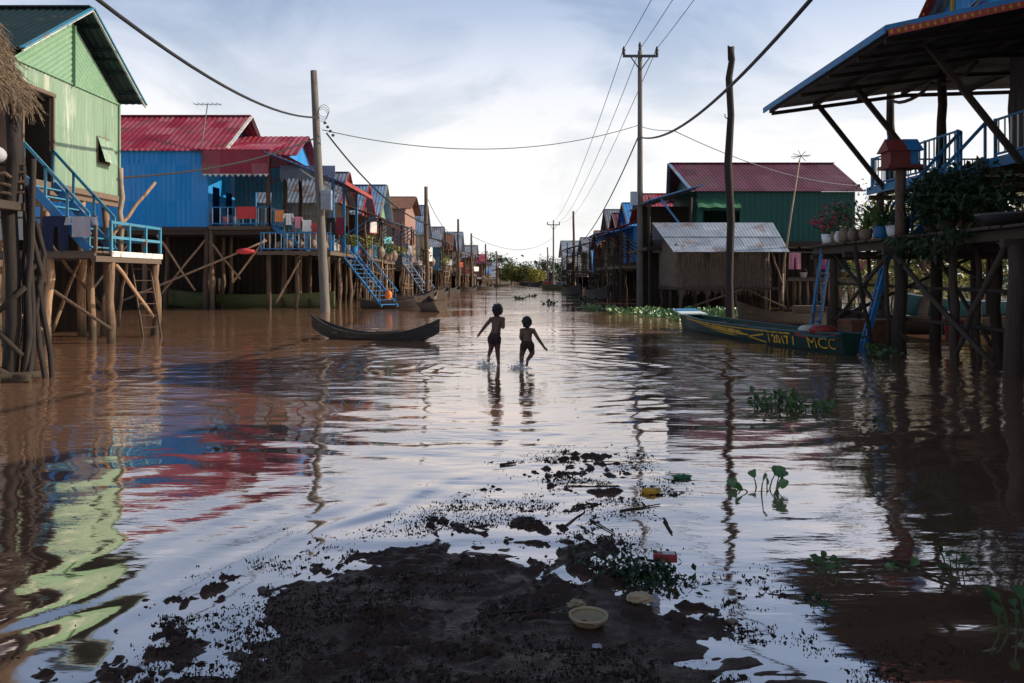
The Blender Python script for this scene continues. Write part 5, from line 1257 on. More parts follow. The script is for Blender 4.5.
def right_row():
    g = 'stilt houses along the right bank'
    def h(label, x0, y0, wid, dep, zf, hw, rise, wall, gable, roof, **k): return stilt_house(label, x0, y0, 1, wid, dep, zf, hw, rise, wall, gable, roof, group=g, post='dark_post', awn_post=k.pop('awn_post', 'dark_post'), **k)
    D = lambda w: (w * .42, 0, w * .42 + .9, 2.0)
    h('dark stilt house with red roof behind the tall crossarm pole', 9.4, 57, 6, 9, 2.9, 3.0, 1.7, 'brown_wall', 'brown_wall', 'red_roof', deck=2.2, dz=2.5, rail='dark_post', awn='red_roof', door=D(6), fascia='red_paint')
    h('dark stilt house with bright blue roof and blue awning on the right bank', 9.6, 66, 6, 9, 2.9, 3.0, 1.9, 'blue_wall', 'blue_wall', 'bright_blue_roof', deck=2.6, dz=2.5, rail='dark_post', awn='bright_blue_roof', door=D(6), awn_drop=.7)
    h('brown stilt house with red front awning next to the bright blue roof', 9.8, 74, 6, 9, 2.8, 3.0, 1.8, 'brown_wall', 'red_roof', 'maroon_roof', deck=2.4, dz=2.4, rail='dark_post', awn='red_roof', door=D(6))
    h('stilt house with pale tin gable roof and long low awning by the bare right post', 10.2, 84, 8, 10, 2.8, 3.2, 2.8, 'grey_wall', 'brown_wall', 'grey_roof', deck=4.2, dz=2.4, rail='dark_post', awn='grey_roof', awn_drop=1.3, door=D(8))
    h('stilt house with dark boards and rusty roof beyond the long low awning', 10.6, 98, 8, 10, 2.6, 2.8, 2.0, 'brown_wall', 'brown_wall', 'rust_roof', deck=3, dz=2.2, rail='dark_post', awn='slate_blue_roof', door=D(8), detail=1, nb=3)
    h('whitewashed stilt house with pale tin roof beside the far crossarm pole', 9.4, 146, 12, 12, 2.2, 3.4, 2.8, 'white_paint', 'white_paint', 'tin', deck=2.5, dz=1.8, rail='dark_post', door=D(12), wins=((1.2, .9, 2.6, 2.4), (8.4, .9, 9.8, 2.4)), detail=1, nb=3)
    h('grey boarded stilt house between the rusty and the whitewashed houses', 10.6, 118, 10, 10, 2.4, 3.0, 2.2, 'grey_wall', 'grey_wall', 'grey_roof', deck=3, dz=2.0, rail='dark_post', awn='grey_roof', door=D(10), detail=1, nb=3)
    mb = MB(); a0, a1 = V3((7.2, 62.6, 5.1)), V3((7.2, 69.2, 5.0))
    mb.ribbed(a0, a1, a0 + V3((2.2, 0, .55)), a1 + V3((2.2, 0, .6)), 3, .16, (-.25, 0, .95)); mb.prism([a0, a1, a1 - V3((0, 0, .5)), a0 - V3((0, 0, .35))], (.03, 0, 0))
    mb.build('tarpaulin', M['blue_tarp'], None, a0, label='sagging blue tarpaulin over the deck of the bright blue roofed house', cat='tarpaulin')
    garment('hung_cloth', 'orange cloth hung below the blue tarpaulin', 'cloth', (7.3, 67, 4.4), 1.0, 1.5, M['orange_cloth'], (.3, 1, 0), group='cloths hung on the far plant-filled decks')
    garment('hung_cloth', 'blue cloth hung low beside the orange cloth', 'cloth', (7.3, 71, 4.0), 2.4, 1.8, M['blue_tarp'], (.3, 1, 0), group='cloths hung on the far plant-filled decks')
    garment('hung_cloth', 'dark yellow cloth hung high under the right bank awnings', 'cloth', (7.4, 64.5, 4.6), 1.5, .8, M['orange_cloth'], (.3, 1, 0), group='cloths hung on the far plant-filled decks')


right_row()

# ========================================================== trees and banks
def trees():
    g = 'trees at the far end of the channel'
    ft = [(498, 250, 9.6, 5.2, 'leaf_dark', 'tall rounded dark tree behind the pale shed at the channel end'), (523, 240, 5.2, 4.2, 'leaf_olive', 'low olive green tree in the middle of the channel end'), (512, 238, 5.6, 3.6, 'leaf_olive', 'olive tree just right of the tall dark tree'),
          (536, 236, 4.4, 3.0, 'leaf_yellow', 'yellow green bush tree in front of the far right trees'), (548, 262, 8.2, 5.0, 'leaf_dark', 'dark tree beside the far crossarm pole'), (487, 268, 7.0, 4.6, 'leaf_dark', 'dark tree rising behind the last left house'),
          (532, 285, 7.0, 5.0, 'leaf', 'green tree set back between the two dark trees'), (568, 275, 7.6, 5, 'leaf', 'green tree hidden half behind the whitewashed house')]
    for px, Y, hh, cr, lf, lab in ft: tree(lab, ((px - 512) * Y / 800, Y, 0), hh, cr, M[lf], 2200, .62, g, .72)
    g = 'sunlit trees beyond the plant-filled deck'
    rt = [(17, 33, 6.4, 3.0, 'leaf_yellow', 'yellow green sunlit tree close behind the plant-filled deck'), (21, 36, 7.0, 3.4, 'leaf_olive', 'olive tree second row behind the plant-filled deck'), (25, 39, 7.5, 3.5, 'leaf', 'green tree standing deeper behind the plant-filled deck'), (30, 42, 8.0, 4.0, 'leaf_olive', 'big olive tree farthest right behind the deck'),
          (24.5, 47, 7.0, 3.4, 'leaf_yellow', 'yellow green tree beyond the jetty right end'), (35, 50, 8, 4.2, 'leaf', 'large green tree at the right bank edge'), (27, 52, 8, 4.0, 'leaf_olive', 'olive tree on the bank behind the jetty')]
    for x, y, hh, cr, lf, lab in rt: tree(lab, (x, y, -.2), hh, cr, M[lf], 1700, .30, g, 1.0)
    # far wood behind the houses, too distant to count
    f = MB(); pts = []
    for k in range(9000):
        s = rnd.choice((-1, 1, 0)); y = rnd.uniform(90, 330)
        if s: x = s * (34 + rnd.expovariate(.05)) * (1 + .3 * (y > 200))
        else: x = rnd.uniform(-70, 80); y = rnd.uniform(300, 345)
        pts.append((x, y, abs(rnd.gauss(0, 1)) * 3 + .2))
    f.leaves(pts, 1.8, .7); f.build('far_woods', M['leaf_dark'], None, (0, 0, 0), kind='stuff', label='dark woods far behind the houses on both banks')
    u = MB(); pts = []
    for k in range(5000):
        s = rnd.choice((-1, 1)); y = rnd.uniform(24, 120); pts.append(((s * (33 if s < 0 else 46) + s * abs(rnd.gauss(0, 3))), y, 1 + rnd.gauss(0, .9)))
    u.leaves(pts, .7, .6); u.build('undergrowth', M['leaf'], None, (0, 0, 0), kind='stuff', label='undergrowth along the banks behind the stilt houses')


trees()

# ============================================================ poles and wires
def post_thing(name, label, base, top, r0, r1, m, wob=.0, group=None, seg=8, n=10):
    t = thing(name, label, 'pole', (base[0], base[1], 0), group)
    MB().pole((base[0], base[1], -1.6), top, r0, r1, wob, n, seg).build('shaft', m, t)
    return t


def crossarm_pole(label, x, y, top, arm, r, scale=1.0):
    t = post_thing('utility_pole', label, (x, y), (x, y, top), r, r * .62, M['concrete_pole'], 0, 'crossarm utility poles')
    za = top - .35 * scale
    MB().bar((x - arm, y - .14, za), (x + arm, y - .14, za), .12 * scale, .14 * scale).build('crossarm', M['iron'], t)
    for s in (-1, 1): MB().bar((x, y - .15, za - .85 * scale), (x + s * arm * .55, y - .15, za - .05), .05 * scale, .06 * scale).build('brace', M['iron'], t)
    for q, z0 in ((-arm + .06, za), (0, top - .05), (arm - .06, za)):
        MB().lathe((x + q, y - (.14 if q else 0), z0 + .07), [(.03, 0), (.09 * scale, .05), (.10 * scale, .14), (.07 * scale, .18), (.11 * scale, .24), (.09 * scale, .36), (.03, .50 * scale), (.001, .52 * scale)], 9).build('insulator', M['iron'], t)
    return t


cp = crossarm_pole('tall concrete utility pole with a three-insulator crossarm', 7.52, 47, 15.0, 1.03, .21)
crossarm_pole('distant utility pole with crossarm near the end of the channel', 10.0, 193, 15.0, 1.5, .26, 1.5)
mb = MB(); mb.box((7.15, 46.85, 6.3), (.42, .3, .8)); mb.build('meter_box', M['tin'], cp)
lp = post_thing('utility_pole', 'tall plain concrete pole standing in front of the blue house', (-8.98, 38.8), (-9.62, 38.8, 11.7), .25, .15, M['concrete_pole'])
MB().box((-8.95, 38.6, 5.4), (.5, .32, .95)).build('meter_box', M['tin'], lp)
mb = MB()
for i in range(3): mb.tube([V3((-9.15 + .26 * math.cos(q) + i * .04, 38.55, 9.5 + .1 * i + .3 * math.sin(q))) for q in [j * .42 for j in range(16)]], .012, 5)
mb.build('cable_coil', M['wire'], lp)
mb = MB()
for i in range(4): mb.lathe((-9.0 + i * .13, 38.5, 9.05 - i * .2), [(.02, 0), (.08, .03), (.08, .1), (.02, .14)], 8)
mb.build('insulator', M['iron'], lp)
bp = thing('wooden_post', 'crooked black wooden post in front of the tin-roofed hut', 'pole', (8.2, 30, 0))
ps = [(730, 330), (729, 280), (731, 220), (728, 165), (731, 115), (729, 78), (732, 60), (731, 47)]
MB().tube([V3((8.2, 30, -1.4))] + [at(px, py, 30) for px, py in ps], [.17, .165, .15, .145, .15, .13, .13, .12, .10], 9).build('shaft', M['black_post'], bp)
c = at(731, 47, 30)
mb = MB(); mb.tube([c + V3((-.06, 0, -.5)), c + V3((-.1, 0, .05))], [.06, .035], 6); mb.tube([c + V3((.06, 0, -.4)), c + V3((.09, 0, .02))], [.06, .04], 6); mb.build('split_tip', M['black_post'], bp)
MB().tube([at(729, 120, 30), at(725, 117, 29.9), at(725, 114, 29.9)], .02, 5).build('hook', M['iron'], bp)
for x, y, zt, r, lab in ((-5.6, 53, 7.7, .16, 'bare wooden post nearest after the tall concrete pole on the left bank'), (-6.3, 95, 8.65, .18, 'second bare post along the left bank'), (-5.5, 110, 7.8, .18, 'third bare post along the left bank'), (-4.7, 145, 7.8, .2, 'fourth bare post along the left bank'), (-3.4, 180, 7.7, .22, 'last bare post at the left bank end'),
                           (6.85, 88, 9.0, .16, 'bare dark post beside the long low awning on the right bank'), (8.0, 178, 8.5, .2, 'thin far post just left of the distant crossarm pole')):
    post_thing('wooden_post', lab, (x, y), (x - .1, y, zt), r, r * .7, M['mid_post'], .03, 'bare wooden posts')
A = V3((-9.35, 38.6, 9.4))
wire('thick black cable swooping from the upper left to the plain concrete pole', (A, (-7.4, -2, 9.0)), .045, M['wire'], 2.0)
wire('black cable from the plain concrete pole to the nearest bare wooden post', (V3((-8.9, 38.4, 8.6)), (-5.55, 53, 5.2)), .04, M['wire'], .7)
wire('dark cable from the plain pole to the green house wall', (V3((-9.5, 38.6, 8.4)), (-11.9, 24.3, 4.7)), .035, M['wire'], .35)
B = V3((7.4, 46.9, 9.93))
wire('thin cable spanning the channel between the two tall poles', (A + V3((.2, 0, -.6)), (7.4, 46.9, 10.6)), .022, M['thin_wire'], 1.15)
wire('thick black cable rising from the crossarm pole to the upper right', (B, (4.85, 0, 8.1)), .048, M['wire'], 2.0, n=40)
wire('dark cable dropping from the crossarm pole to the far right roofs', (B, (7.0, 78, 5.4)), .04, M['wire'], .6)
Q = B.lerp(V3((4.85, 0, 8.1)), .30) - V3((0, 0, 2.0 * 4 * .3 * .7))
wire('thin cable from the crossarm pole to the middle of the thick cable', ((7.4, 46.9, 10.6), Q), .018, M['thin_wire'], .1)
wire('thin cable from the thick cable down to the long green house', (Q, (19.8, 45.5, 6.9)), .018, M['thin_wire'], .5)
for i, q in enumerate((-.97, 0, .97)):
    lab = ('left', 'middle', 'right')[i]
    wire(f'thin power line on the {lab} insulator running overhead toward the viewer', ((7.52 + q, 46.9, 15.1), (7.3 + q * 1.15, -12, 15.1)), .02, M['thin_wire'], .9, 'high power lines', 36)
    wire(f'thin power line from the {lab} insulator to the distant crossarm pole', ((7.52 + q, 47, 15.1), (10 + q * 1.4, 193, 15.2)), .022, M['thin_wire'], 3.2, 'high power lines', 36)
prev = V3((-5.6, 53, 6.9))
for i, p in enumerate(((-6.3, 95, 7.0), (-5.5, 110, 6.8), (-4.7, 145, 6.8), (-3.4, 180, 6.8))):
    wire(('thin cable from the first to the second bare left post', 'thin cable from the second to the third bare left post', 'thin cable from the third to the fourth bare left post', 'thin cable from the fourth to the last bare left post')[i], (prev, p), .022, M['thin_wire'], 1.0); prev = V3(p)
wire('far thin cable from the third bare left post across to the distant crossarm pole', ((-5.5, 110, 7.4), (9.9, 193, 11.5)), .035, M['thin_wire'], 2.4)


# ==================================================================== boats
def text_on(hl, t, s, u0, h0, size, m, squash=1.0, side=1, name='lettering', hs=1.0, off=.018, bold=.0):
    cu = bpy.data.curves.new(name, 'FONT'); cu.body = s; cu.size = size; cu.resolution_u = 3; cu.offset = bold
    tmp = bpy.data.objects.new('text_source', cu); C.objects.link(tmp)
    me = bpy.data.meshes.new_from_object(tmp.evaluated_get(bpy.context.evaluated_depsgraph_get()))
    mb = MB(); vs = [v.co.copy() for v in me.vertices]; fs = [tuple(p.vertices) for p in me.polygons]
    bpy.data.objects.remove(tmp); bpy.data.curves.remove(cu); bpy.data.meshes.remove(me)
    out = []
    for v in vs:
        u = u0 - v.x * squash / (hl.L / 2)
        out.append(hl.pt(u, h0 + v.y * hs / hl.d, side, off))
    mb.add(out, fs); return mb.build(name, m, t, local=True)


def patch_on(hl, t, outline, m, name, side=1, off=.006, sub=8):
    """outline: list of (u, h) quads rows: pairs of lower/upper edges along the hull."""
    mb = MB(); vs = []
    for (u, a, b) in outline: vs += [hl.pt(u, a, side, off), hl.pt(u, b, side, off)]
    mb.add(vs, [(2 * i, 2 * i + 2, 2 * i + 3, 2 * i + 1) for i in range(len(outline) - 1)], True)
    return mb.build(name, m, t, local=True)


def boats():
    t, hl = boat('long dark green boat with yellow flames and the number 2017 on its side', (7.25, 17.1, 0), (5.72, 26.2, 0), 1.15, .52, .08, .06, M['hull_green'], M['hull_green'], M['hull_teal'], (-.45, -.1, .25, .5), name='longboat', fine=3.0, flat=4.0, trans=.30, draft=.12)
    N = 30
    us = [-.62 + 1.5 * i / N for i in range(N + 1)]
    patch_on(hl, t, [(u, .84, .90) for u in us], M['yellow_paint'], 'yellow_stripe')
    fl = []
    for lo, hi, u0, u1 in ((.50, .66, -.18, .50), (.62, .78, -.10, .62), (.40, .50, -.02, .36)):
        rows = []
        for i in range(13):
            q = i / 12; u = u0 + (u1 - u0) * q; w = (hi - lo) * (1 - q) ** .8 * (.35 + .65 * min(1, q * 6)); c_ = lo + (hi - lo) * .5 + q * .10
            rows.append((u, c_ - w / 2, c_ + w / 2))
        fl.append(rows)
    for rows in fl: patch_on(hl, t, rows, M['yellow_paint'], 'flame_stripe')
    patch_on(hl, t, [(-.18 - .06 * i, .48 + .06 * i, .54 + .07 * i) for i in range(4)], M['yellow_paint'], 'flame_stripe')
    patch_on(hl, t, [(-.18 - .06 * i, .46 - .06 * i, .52 - .05 * i) for i in range(4)], M['yellow_paint'], 'flame_stripe')
    text_on(hl, t, '/ 2017 /', -.40, .38, .28, M['yellow_paint'], 1.3, hs=1.0, bold=.008)
    text_on(hl, t, 'MCC', -.745, .33, .34, M['yellow_paint'], 1.3, hs=1.0, bold=.0, off=.03)
    text_on(hl, t, 'NSCC.com', -.22, .915, .15, M['white_paint'], 1.3, name='white_lettering', hs=.55)
    patch_on(hl, t, [(-.66 - .3 * i / 8, .80 - .03 * (i % 3), .99) for i in range(9)], M['red_paint'], 'red_stern_band')
    L2 = hl.L / 2; z = hl.sheer(.93)
    mb = MB(); mb.prism([(L2 * .86, -.44, hl.sheer(.86) + .02), (L2 * .86, .44, hl.sheer(.86) + .02), (L2 * 1.06, .36, hl.sheer(1.0) + .10), (L2 * 1.06, -.36, hl.sheer(1.0) + .10)], (0, 0, .04)); mb.build('prow_plate', M['pale_paint'], t, local=True)
    mb = MB(); mb.prism([(L2 * .97, -.39, hl.sheer(.97) + .10), (L2 * .97, .39, hl.sheer(.97) + .10), (L2 * 1.04, .36, hl.sheer(1.0) + .145), (L2 * 1.04, -.36, hl.sheer(1.0) + .145)], (0, 0, .02)); mb.build('prow_band', M['blue_paint'], t, local=True)
    mb = MB(); mb.span((-L2 * .98, -.5, hl.sheer(-.9) - .10), (-L2 * .72, .5, hl.sheer(-.9) - .05)); mb.build('stern_deck', M['hull_teal'], t, local=True)
    for i, (u, w, m) in enumerate(((-.7, .5, 'white_paint'), (-.8, .4, 'red_paint'))):
        p = t.matrix_basis @ V3((u * L2, .1, hl.sheer(u) - .04)); mb = MB(); mb.lathe(p, [(.001, 0), (.2, .02), (.24, .10), (.18, .17), (.001, .2)], 10, 1.4, .9); mb.build('bundle', M[m], None, p, label=('pale bundle lying on the stern of the 2017 boat', 'red bundle at the very stern of the 2017 boat')[i], cat='bundle')
    t, hl = boat('empty dark wooden canoe with upturned ends floating in mid-channel on the left', (-5.5, 22.0, 0), (-1.9, 20.9, 0), .62, .31, .40, .48, M['hull_dark'], M['hull_dark'], M['hull_dark'], (-.55,), 'canoes', fine=1.8, flat=2.0, trans=.06, draft=.15)
    mb = MB(); mb.span((.15, -.2, .10), (.95, .2, .25)); mb.build('seat_box', M['plank'], t, local=True)
    ld = 'canoes'
    boat('small brown boat seen from its square end beside the first bare post', (-3.35, 38.6, 0), (-4.7, 41.6, 0), 1.25, .56, .30, .12, M['hull_brown'], M['hull_dark'], M['hull_brown'], (.2,), ld, trans=.62, fine=3)
    boat('olive green longboat moored under the blue house', (-9.9, 44.6, 0), (-19.5, 45.4, 0), 1.2, .85, .3, .2, M['hull_olive'], M['hull_dark'], M['hull_olive'], (), ld, 'longboat', fine=4)
    boat('dark canoe moored at the foot of the long blue stair', (-8.2, 43.2, 0), (-4.9, 43.6, 0), .9, .5, .35, .2, M['hull_dark'], None, M['hull_brown'], (0,), ld)
    boat('dark covered canoe just behind the foot of the long blue stair', (-7.6, 46.5, 0), (-4.7, 48, 0), 1.1, .7, .4, .2, M['hull_dark'], None, M['hull_dark'], (0,), ld)
    boat('brown canoe with pale rim beyond the moored dark canoes', (-6.5, 49.5, 0), (-5.2, 55, 0), 1.0, .5, .35, .2, M['hull_brown'], None, M['pale_stick'], (0,), ld)
    far = [(-7.0, 72, -6.3, 78, 'dark canoe along the bank by the pink house'), (-6.6, 84, -6.0, 90, 'dark canoe along the bank by the slate roofed house'), (-6.2, 97, -4.4, 99, 'dark canoe by the second bare post'), (-5.2, 112, -2.6, 114, 'dark canoe crosswise by the third bare post'), (-5.0, 126, -4.0, 131, 'dark far canoe by the house behind the third post'), (-3.6, 150, -.2, 152, 'dark far canoe near the left row end')]
    for a, b, c_, d, lab in far: boat(lab, (a, b, 0), (c_, d, 0), 1.1, .55, .3, .2, M['hull_dark'], None, M['hull_dark'], (0,), 'far boats of the left bank')
    far = [(1.6, 175, 6.8, 170, 'long dark boat lying across the channel end', 'hull_dark'), (3.2, 158, 5.4, 150, 'dark boat pointing toward the whitewashed house', 'hull_dark'), (4.2, 112, 8.6, 108, 'long green boat moored low on the far right bank', 'hull_olive'), (5.4, 84, 6.6, 76, 'dark boat before the long low awning', 'hull_dark'), (6.2, 66, 7.0, 58, 'dark boat before the blue tarpaulin deck', 'hull_dark')]
    for a, b, c_, d, lab, m in far: boat(lab, (a, b, 0), (c_, d, 0), 1.3, .85, .4, .25, M[m], M['hull_dark'], M['hull_brown'], (0,), 'far boats of the right bank')
    MB().box((5.0, 112, .8), (1.3, .9, .6)).build('crate', M['red_paint'], None, (5, 112, .5), label='red crate standing on the far green boat', cat='crate')
    MB().box((6.6, 110.4, .85), (1.1, .9, .5)).build('crate', M['slate_blue_roof'], None, (6.6, 110.4, .5), label='blue grey crate standing on the far green boat', cat='crate')
    boat('dark canoe with raised prow behind the 2017 boat', (12.2, 28.3, 0), (7.7, 27.2, 0), .95, .55, .42, .2, M['hull_dark'], None, M['hull_dark'], (0,), 'canoes of the right bank')
    MB().box((10.2, 27.6, .5), (.9, .5, .4)).build('crate', M['plank'], None, (10.2, 27.6, .3), label='wooden crate on the dark canoe behind the 2017 boat', cat='crate')
    boat('long dark boat lying in the shade under the plant-filled deck', (15.5, 23.6, 0), (9.6, 24.4, 0), 1.1, .6, .3, .2, M['hull_dark'], None, M['hull_brown'], (0, .5), 'canoes of the right bank')
    boat('dusty teal boat floating in the sun beyond the plant-filled deck posts', (24, 32.5, 0), (16.2, 33.5, 0), 1.4, .85, .35, .25, M['hull_teal'], M['hull_dark'], M['pale_paint'], (0, .4), 'canoes of the right bank')
    p = V3((12.9, 24.0, .4)); MB().lathe(p, [(.001, 0), (.22, .02), (.26, .14), (.16, .24), (.001, .27)], 10, 1.3).build('bundle', M['pink_cloth'], None, p, label='pink bundle on the long boat under the plant-filled deck', cat='bundle')
    p = V3((10.5, 24.2, .36)); MB().lathe(p, [(.001, 0), (.12, 0), (.13, .3), (.05, .4), (.05, .46), (.001, .46)], 10).build('jerrycan', M['yellow_paint'], None, p, label='yellow fuel can on the long boat under the plant-filled deck', cat='can')


boats()


# ================================================================= children
def remeshed(mb, voxel, smooth, name):
    """Turn overlapping rounded shapes into one continuous skin."""
    me = bpy.data.meshes.new(name); me.from_pydata(mb.v, [], mb.f); me.update()
    o = bpy.data.objects.new('body_source', me); C.objects.link(o)
    r = o.modifiers.new('r', 'REMESH'); r.mode = 'VOXEL'; r.voxel_size = voxel; r.use_smooth_shade = True
    s = o.modifiers.new('s', 'SMOOTH'); s.factor = .5; s.iterations = smooth
    out = bpy.data.meshes.new_from_object(o.evaluated_get(bpy.context.evaluated_depsgraph_get()))
    bpy.data.objects.remove(o); bpy.data.meshes.remove(me); out.name = name
    return out


def limb(mb, pts, rad, n=14):
    """A tapering limb with rounded joints."""
    pts = [V3(p) for p in pts]
    out = []; rr = []
    for i in range(len(pts) - 1):
        for k in range(8):
            q = k / 8; out.append(pts[i].lerp(pts[i + 1], q)); rr.append(rad[i] + (rad[i + 1] - rad[i]) * q)
    out.append(pts[-1]); rr.append(rad[-1])
    mb.tube(out, rr, n)
    for p, r in zip(pts, rad): mb.ell(p, (r, r, r), 10, 8)


def hand(mb, w, d, palm_n, L, thumb_side):
    """Palm, four unequal bent fingers and a thumb; d: pointing direction, palm_n: palm normal."""
    d = V3(d).normalized(); n = V3(palm_n); n = (n - d * n.dot(d)).normalized(); x = d.cross(n) * thumb_side
    R3 = Matrix((x, d, n)).transposed()
    mb.ell(w + d * L * .25, (L * .24, L * .32, L * .12), 10, 8, R3)
    for i, (o, l) in enumerate(((.17, .46), (.06, .53), (-.06, .49), (-.17, .38))):
        b = w + d * L * .46 + x * (L * o); k = b + d * L * l * .5 + n * L * .05; e = k + d * L * l * .42 + n * L * .14
        limb(mb, (b, k, e), (L * .062, L * .056, L * .046), 8)
    b = w + d * L * .14 + x * L * .2; k = b + d * L * .2 + x * L * .16 + n * L * .04; limb(mb, (b, k, k + d * L * .17 + x * L * .03 + n * L * .06), (L * .075, L * .065, L * .052), 8)


def foot(mb, ankle, heading, L, pitch=0.0):
    f = V3(heading).normalized(); f = (f + V3((0, 0, -pitch))).normalized(); sd = f.cross(V3((0, 0, 1))).normalized(); up = sd.cross(f)
    R3 = Matrix((sd, f, up)).transposed()
    c = V3(ankle)
    mb.ell(c + f * L * .02 - up * L * .12, (L * .17, L * .25, L * .17), 10, 8, R3)
    mb.ell(c + f * L * .36 - up * L * .17, (L * .19, L * .36, L * .12), 10, 8, R3)
    for i in range(5): mb.ell(c + f * L * (.68 - abs(i - 1.2) * .03) + sd * L * (-.15 + i * .075) - up * L * .2, (L * .05, L * .09, L * .05), 7, 6, R3)


def child(label, x, y, J, sc, look, hair_len, hd):
    """J: joints in metres, x right, y away from the camera, z up from the water."""
    t = thing('person', label, 'person', (x, y, 0), 'children wading in the river')
    P = {k: V3(v) * sc for k, v in J.items()}
    mb = MB()
    pel, wa, ch, nk, hdc = P['pelvis'], P['waist'], P['chest'], P['neck'], P['head']
    W = V3((1, 0, 0))
    # trunk: stacked ellipses flowing into each other
    ring = [(pel - V3((0, 0, .07)) * sc, .085, .078), (pel, .106, .088), (pel.lerp(wa, .5), .100, .080), (wa, .088, .068), (wa.lerp(ch, .5), .094, .070), (ch, .108, .074), (ch.lerp(nk, .45), .112, .066), (ch.lerp(nk, .74), .085, .052), (nk, .040, .040), (nk.lerp(hdc, .35), .038, .04)]
    n = 22; vs = []
    tilt = (P['sr'] - P['sl']).normalized(); tp = (P['hr'] - P['hl']).normalized()
    for i, (c, a, b) in enumerate(ring):
        q = i / (len(ring) - 1); wx = tp.lerp(tilt, q).normalized(); wy = V3((0, 0, 1)).cross(wx).normalized()
        for k in range(n): an = 2 * math.pi * k / n; vs.append(c + wx * (a * sc * math.cos(an)) + wy * (b * sc * math.sin(an)))
    fs = [(i * n + k, i * n + (k + 1) % n, (i + 1) * n + (k + 1) % n, (i + 1) * n + k) for i in range(len(ring) - 1) for k in range(n)]
    fs += [tuple(reversed(range(n))), tuple((len(ring) - 1) * n + k for k in range(n))]
    mb.add(vs, fs, True)
    for s in ('hl', 'hr'): mb.ell(P[s] + V3((0, -.035, .005)) * sc, (.068 * sc, .066 * sc, .075 * sc), 12, 9)
    for s in 'lr':
        sh, el, wr = P['s' + s], P['e' + s], P['w' + s]
        mb.ell(sh, (.048 * sc, .045 * sc, .043 * sc), 10, 8); mb.ell(sh.lerp(nk, .45) - V3((0, 0, .012)) * sc, (.06 * sc, .042 * sc, .038 * sc), 10, 8)
        limb(mb, (sh, el, wr), (.040 * sc, .033 * sc, .024 * sc)); mb.ell(sh.lerp(el, .45), (.039 * sc,) * 3, 10, 8); mb.ell(el.lerp(wr, .25), (.034 * sc,) * 3, 10, 8)
        hand(mb, wr, P['f' + s] - wr, V3((0, .6, -.4)) if s == 'l' else V3((0, .6, -.4)), .105 * sc, 1 if s == 'l' else -1)
        hp, kn, an = P['h' + s], P['k' + s], P['a' + s]
        limb(mb, (hp, kn, an), (.074 * sc, .049 * sc, .030 * sc)); mb.ell(kn.lerp(an, .3) + V3((0, -.01, 0)), (.042 * sc, .044 * sc, .06 * sc), 10, 8)
        foot(mb, an, P['t' + s] - an, .155 * sc)
    # head with face, looking along look
    lk = V3(look).normalized(); sd = lk.cross(V3((0, 0, 1))).normalized(); up = sd.cross(lk); R3 = Matrix((sd, lk, up)).transposed()
    r = hd * sc
    mb.ell(hdc + up * r * .12, (r * .86, r * .98, r * .94), 20, 14, R3); mb.ell(hdc - up * r * .42 + lk * r * .28, (r * .62, r * .66, r * .58), 16, 10, R3)
    mb.ell(hdc - up * r * .22 + lk * r * .98, (r * .14, r * .18, r * .16), 8, 6, R3); mb.ell(hdc + up * r * .02 + lk * r * .88, (r * .09, r * .14, r * .22), 8, 6, R3)
    for s in (-1, 1):
        mb.ell(hdc - up * r * .12 + sd * s * r * .86, (r * .10, r * .20, r * .28), 8, 7, R3)
        mb.ell(hdc + up * r * .12 + lk * r * .82 + sd * s * r * .34, (r * .24, r * .12, r * .09), 8, 6, R3)
        mb.ell(hdc - up * r * .3 + lk * r * .72 + sd * s * r * .36, (r * .26, r * .2, r * .24), 8, 6, R3)
    for dz in (-.50, -.60): mb.ell(hdc + up * r * dz + lk * r * .86, (r * .22, r * .12, r * .07), 8, 6, R3)
    mb.ell(hdc - up * r * .80 + lk * r * .70, (r * .24, r * .2, r * .17), 8, 6, R3)
    body = remeshed(mb, .0052, 5, 'person_body'); body.materials.append(M['skin'])
    b = bpy.data.objects.new('body', body); C.objects.link(b); b.parent = t; WO[b.name] = V3((0, 0, 0))
    for s in (-1, 1):
        e = MB(); e.ell(hdc - up * r * .02 + lk * r * .86 + sd * s * r * .33, (r * .14, r * .08, r * .08), 8, 6, R3); e.build('eye', M['white_paint'], t, local=True)
    h = MB(); cc = hdc + up * r * .20 - lk * r * .13
    h.ell(cc, (r * .94, r * .96, r * .94), 20, 14, R3)
    h.ell(hdc - up * r * .28 - lk * r * .36, (r * .88, r * .62, r * (.60 + hair_len)), 18, 12, R3)
    for i in range(150):
        d = V3((rnd.gauss(0, 1), -abs(rnd.gauss(0, 1)) + .3, rnd.gauss(.2, .8))).normalized(); d = R3 @ d
        p = cc + d * r * rnd.uniform(.82, .96) - up * (r * .1); q = rnd.uniform(.1, .22); h.ell(p, (r * q, r * q, r * .22), 6, 5)
    hair = remeshed(h, .006, 2, 'hair'); hair.materials.append(M['hair'])
    for v in hair.vertices:
        q = v.co * 55; v.co += (v.co - hdc).normalized() * (.010 * math.sin(q.x + 1.7 * math.sin(q.z * .8)) * math.sin(q.y * .9 + q.z * .5) + .004 * math.sin(q.x * 2.9 + q.y * 2.3)) * sc
    # keep the face clear: hair verts in front of the brow are pulled inside the head
    fc = hdc + lk * r * .95 - up * r * .25
    for v in hair.vertices:
        q = v.co - hdc; fwd = q.dot(lk); upq = q.dot(up)
        if fwd > r * .30 and upq < r * .48: v.co = hdc + (v.co - hdc) * .72
    ho = bpy.data.objects.new('hair', hair); C.objects.link(ho); ho.parent = t; WO[ho.name] = V3((0, 0, 0))
    # short dark bathing shorts
    s = MB()
